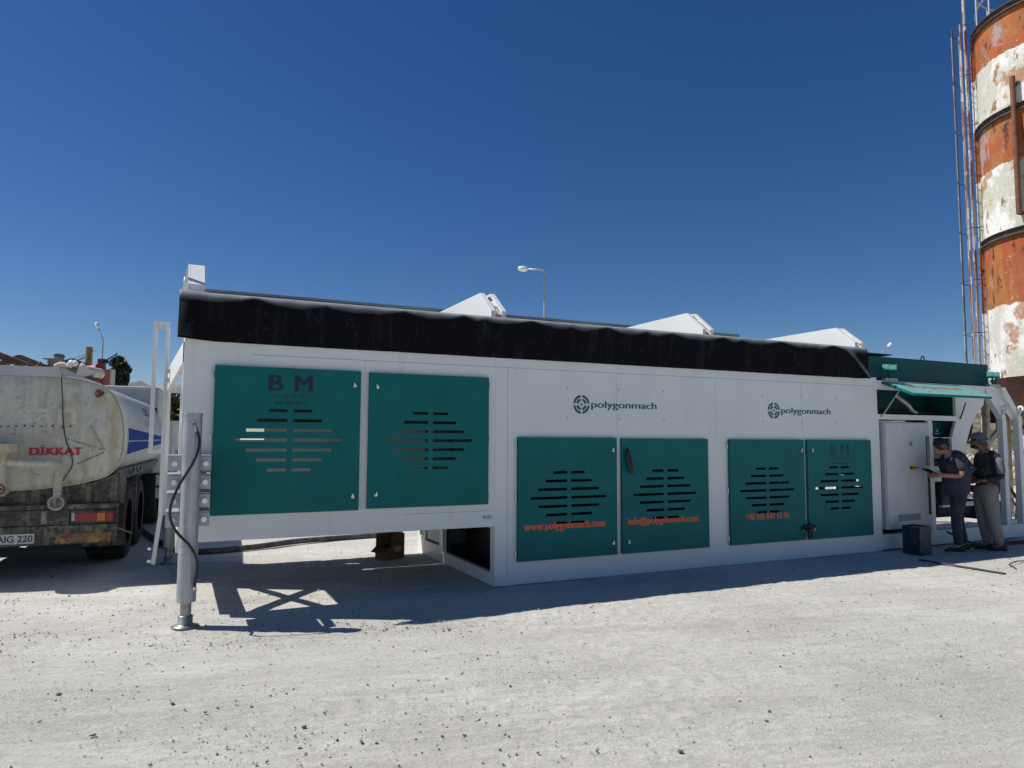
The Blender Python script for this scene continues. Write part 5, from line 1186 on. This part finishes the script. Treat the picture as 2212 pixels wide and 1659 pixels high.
def shoe(parent, x, y, z=0, yaw=0):
    b = MB(); secs = [(-.10, .035, .075), (-.06, .042, .095), (.0, .043, .085), (.07, .048, .06), (.13, .046, .045), (.165, .03, .03)]; vs = []; m = 12
    for (t, wv, hv) in secs:
        for k in range(m): a = 2*math.pi*k/m; vs.append((t, wv*math.cos(a), max(.018, .018+hv*(.5+.5*math.sin(a)))))
    fs = [(i*m+k, (i+1)*m+k, (i+1)*m+(k+1) % m, i*m+(k+1) % m) for i in range(len(secs)-1) for k in range(m)]+[list(range(m)), [(len(secs)-1)*m+k for k in range(m)][::-1]]
    b.add(vs, fs, 'shoe', True); b.prism([(-.105, -.036), (-.05, -.045), (.06, -.05), (.14, -.045), (.172, -.02), (.172, .02), (.14, .045), (.06, .05), (-.05, .045), (-.105, .036)], 'z', 0, .02, 'sole')
    b.xform(Matrix.Translation((x, y, z)) @ Matrix.Rotation(yaw, 4, 'Z')); b.build('shoe', parent)

# --- man with the tablet, leaning forward
p1 = empty('person', (6.58, 10.73, 0), R(172), 'person in a navy T-shirt and dark jeans bending over a tablet', 'person')
N1 = {'pel': ((-.10, 0, .93), .125), 'bel': ((-.06, 0, 1.08), .155), 'chs': ((-.07, 0, 1.28), .135), 'shc': ((-.05, 0, 1.41), .085), 'nk': ((.02, 0, 1.465), .055), 'hd': ((.085, 0, 1.51), .06),
      'lh': ((-.09, .10, .88), .095), 'lk': ((-.01, .11, .50), .062), 'la': ((-.03, .11, .10), .042), 'lt': ((.10, .12, .035), .03),
      'rh': ((-.10, -.10, .88), .095), 'rk': ((-.12, -.11, .50), .062), 'ra': ((-.20, -.11, .10), .042), 'rt': ((-.08, -.12, .035), .03),
      'ls': ((-.08, .18, 1.38), .06), 'le': ((-.05, .23, 1.13), .043), 'lw': ((.15, .15, 1.13), .030),
      'rs': ((-.06, -.18, 1.38), .06), 're': ((-.01, -.22, 1.13), .043), 'rw': ((.17, -.10, 1.13), .030)}
E1 = [('pel', 'bel'), ('bel', 'chs'), ('chs', 'shc'), ('shc', 'nk'), ('nk', 'hd'), ('pel', 'lh'), ('lh', 'lk'), ('lk', 'la'), ('la', 'lt'), ('pel', 'rh'), ('rh', 'rk'), ('rk', 'ra'), ('ra', 'rt'), ('shc', 'ls'), ('ls', 'le'), ('le', 'lw'), ('shc', 'rs'), ('rs', 're'), ('re', 'rw')]
hand(N1, E1, 'lw', N1['lw'][0], (.9, -.3, .05), (0, -.9, .3), .7, 'L'); hand(N1, E1, 'rw', N1['rw'][0], (.9, .3, .05), (0, .9, .3), .7, 'Q')
bo = skinmesh('body', N1, E1, 'skin', p1); bo = join_into(bo, head_mesh('h', p1, (.115, 0, 1.550), 46, 0, 'skin'))
hair_mesh((.107, 0, 1.562), 42, p1)
T1 = {'bel': ((-.055, 0, 1.08), .200), 'pel': ((-.075, 0, .88), .188), 'hem': ((-.08, 0, .80), .150), 'chs': ((-.085, 0, 1.27), .190), 'shc': ((-.08, 0, 1.41), .115), 'nk': ((-.03, 0, 1.475), .066), 'ls': ((-.08, .13, 1.39), .10), 'rs': ((-.07, -.13, 1.39), .10)}
skinmesh('tshirt', T1, [('bel', 'pel'), ('pel', 'hem'), ('bel', 'chs'), ('chs', 'shc'), ('shc', 'nk'), ('shc', 'ls'), ('shc', 'rs')], 'navy', p1)
for s_, e_ in (((-.085, .150, 1.405), (-.055, .235, 1.175)), ((-.065, -.150, 1.405), (-.02, -.225, 1.175))):
    skinmesh('sleeve', {'z': (tuple(Vector(s_)*.5+Vector((-.03, 0, .72))), .085), 'a': (s_, .105), 'm': (tuple((Vector(s_)+Vector(e_))/2), .088), 'b': (e_, .072)}, [('z', 'a'), ('a', 'm'), ('m', 'b')], 'navy', p1)
J1 = {'top': ((-.10, 0, 1.04), .135), 'pel': ((-.10, 0, .93), .140), 'lh': ((-.09, .09, .86), .112), 'lk': ((-.005, .11, .50), .080), 'la': ((-.03, .11, .09), .066), 'rh': ((-.11, -.10, .86), .112), 'rk': ((-.13, -.11, .50), .080), 'ra': ((-.20, -.11, .09), .066)}
skinmesh('jeans', J1, [('top', 'pel'), ('pel', 'lh'), ('lh', 'lk'), ('lk', 'la'), ('pel', 'rh'), ('rh', 'rk'), ('rk', 'ra')], 'jean', p1)
shoe(p1, 0, .115); shoe(p1, -.17, -.115)
M['slate'] = mat('matt_black_case', (.008, .008, .009), .8, spec=.1)
b = MB(); b.box(-.10, .10, -.13, .13, -.006, .006, 'slate'); b.box(-.088, .088, -.115, .115, .0062, .0075, 'slate'); o = b.build('tablet', bevel=.003)
o.matrix_world = Matrix.Translation((6.58, 10.73, 0)) @ Matrix.Rotation(R(172), 4, 'Z') @ Matrix.Translation((.27, .02, 1.175)) @ Matrix.Rotation(R(-28), 4, 'Y')
tag(o, 'black tablet held in both hands by the man in the navy T-shirt', 'tablet')
# --- man in hat, arms folded low
p2 = empty('person', tuple(plant_m @ Vector((7.84, -.64, 0))), R(178)) if False else empty('person', (7.14, 10.80, 0), R(178), 'person in a grey hat, black sweater and baggy grey trousers watching with folded arms', 'person')
N2 = {'pel': ((-.02, 0, .95), .115), 'bel': ((-.03, 0, 1.10), .12), 'chs': ((-.05, 0, 1.28), .125), 'shc': ((-.05, 0, 1.43), .08), 'nk': ((-.0, 0, 1.51), .052), 'hd': ((.05, 0, 1.57), .055),
      'lh': ((-.02, .10, .90), .09), 'lk': ((-.04, .10, .50), .06), 'la': ((-.12, .10, .10), .042), 'lt': ((.01, .11, .035), .03),
      'rh': ((-.0, -.10, .90), .09), 'rk': ((-.01, -.10, .50), .06), 'ra': ((-.06, -.10, .10), .042), 'rt': ((.07, -.11, .035), .03),
      'ls': ((-.07, .19, 1.40), .055), 'le': ((-.10, .23, 1.12), .042), 'lw': ((.10, .14, 1.05), .03),
      'rs': ((-.04, -.19, 1.40), .055), 're': ((-.04, -.23, 1.12), .042), 'rw': ((.13, -.09, 1.08), .03)}
hand(N2, E2 := [tuple(x) for x in E1[:19]], 'lw', N2['lw'][0], (.75, -.6, -.05), (.3, -.7, -.5), .7, 'L'); hand(N2, E2, 'rw', N2['rw'][0], (.5, .8, 0), (-.5, .5, -.3), .7, 'Q')
bo = skinmesh('body', N2, E2, 'skin2', p2); bo = join_into(bo, head_mesh('h', p2, (.075, 0, 1.625), 12, 0, 'skin2'))
hair_mesh((.066, 0, 1.630), 6, p2)
b = MB(); b.tube([(.155+.0*t, .045*math.sin(t), 1.560+.022*math.cos(t)) for t in [k*math.pi/6 for k in range(-5, 6)]], .012, 6, 'hair'); b.lathe([(.0, 1.53), (.04, 1.535), (.055, 1.56), (.06, 1.58)], 14, 'hair', (.115, 0)); b.build('beard', p2)
T2 = {'chs': ((-.05, 0, 1.27), .165), 'bel': ((-.04, 0, 1.09), .165), 'pel': ((-.05, 0, .90), .165), 'hem': ((-.05, 0, .84), .135), 'shc': ((-.05, 0, 1.42), .105), 'nk': ((-.02, 0, 1.485), .075), 'ls': ((-.065, .13, 1.40), .09), 'rs': ((-.045, -.13, 1.40), .09)}
skinmesh('sweater', T2, [('chs', 'bel'), ('bel', 'pel'), ('pel', 'hem'), ('chs', 'shc'), ('shc', 'nk'), ('shc', 'ls'), ('shc', 'rs')], 'hoodie', p2)
for P_ in (((-.07, .18, 1.40), (-.10, .235, 1.12), (.08, .155, 1.05)), ((-.04, -.18, 1.40), (-.04, -.235, 1.12), (.11, -.10, 1.08))):
    skinmesh('sleeve', {'z': ((-.05, P_[0][1]*.4, 1.43), .08), 'a': ((P_[0][0], P_[0][1]*.9, 1.41), .095), 'm': (tuple((Vector(P_[0])+Vector(P_[1]))/2), .072), 'b': (P_[1], .060), 'c': (P_[2], .047)}, [('z', 'a'), ('a', 'm'), ('m', 'b'), ('b', 'c')], 'hoodie', p2)
S2 = {'a': ((-.075, .195, 1.42), .075), 'b': ((-.088, .222, 1.28), .073), 'c': ((-.10, .243, 1.14), .061)}
skinmesh('sleeve_panel', S2, [('a', 'b'), ('b', 'c')], 'greycloth', p2)
text('BM', .02, .11, 1.19, 1.235, -.25, 'greycloth', 'lettering', p2)
for o_ in list(p2.children):
    if o_.name.startswith('lettering'):
        for v in o_.data.vertices: x = v.co.x; v.co = Vector((.115-(x-.02)*.55, .115+(x-.02)*.3, v.co.z))
J2 = {'top': ((-.03, 0, 1.06), .130), 'pel': ((-.02, 0, .95), .140), 'lh': ((-.01, .09, .84), .130), 'lm': ((-.02, .10, .64), .112), 'lk': ((-.05, .10, .42), .094), 'la': ((-.12, .10, .10), .066), 'rh': ((.0, -.09, .84), .128), 'rm': ((.0, -.10, .64), .108), 'rk': ((-.02, -.10, .42), .088), 'ra': ((-.06, -.10, .10), .064)}
skinmesh('trousers', J2, [('top', 'pel'), ('pel', 'lh'), ('lh', 'lm'), ('lm', 'lk'), ('lk', 'la'), ('pel', 'rh'), ('rh', 'rm'), ('rm', 'rk'), ('rk', 'ra')], 'trouser', p2)
shoe(p2, -.10, .105); shoe(p2, -.04, -.105)
b = MB(); b.lathe([(.0, .10), (.05, .095), (.085, .075), (.098, .0), (.125, -.018), (.165, -.035)], 28, 'hat'); b.xform(Matrix.Translation((.062, 0, 1.672)) @ Matrix.Rotation(R(12), 4, 'Y')); o = b.build('hat', p2); s = o.modifiers.new('th', 'SOLIDIFY'); s.thickness = .005
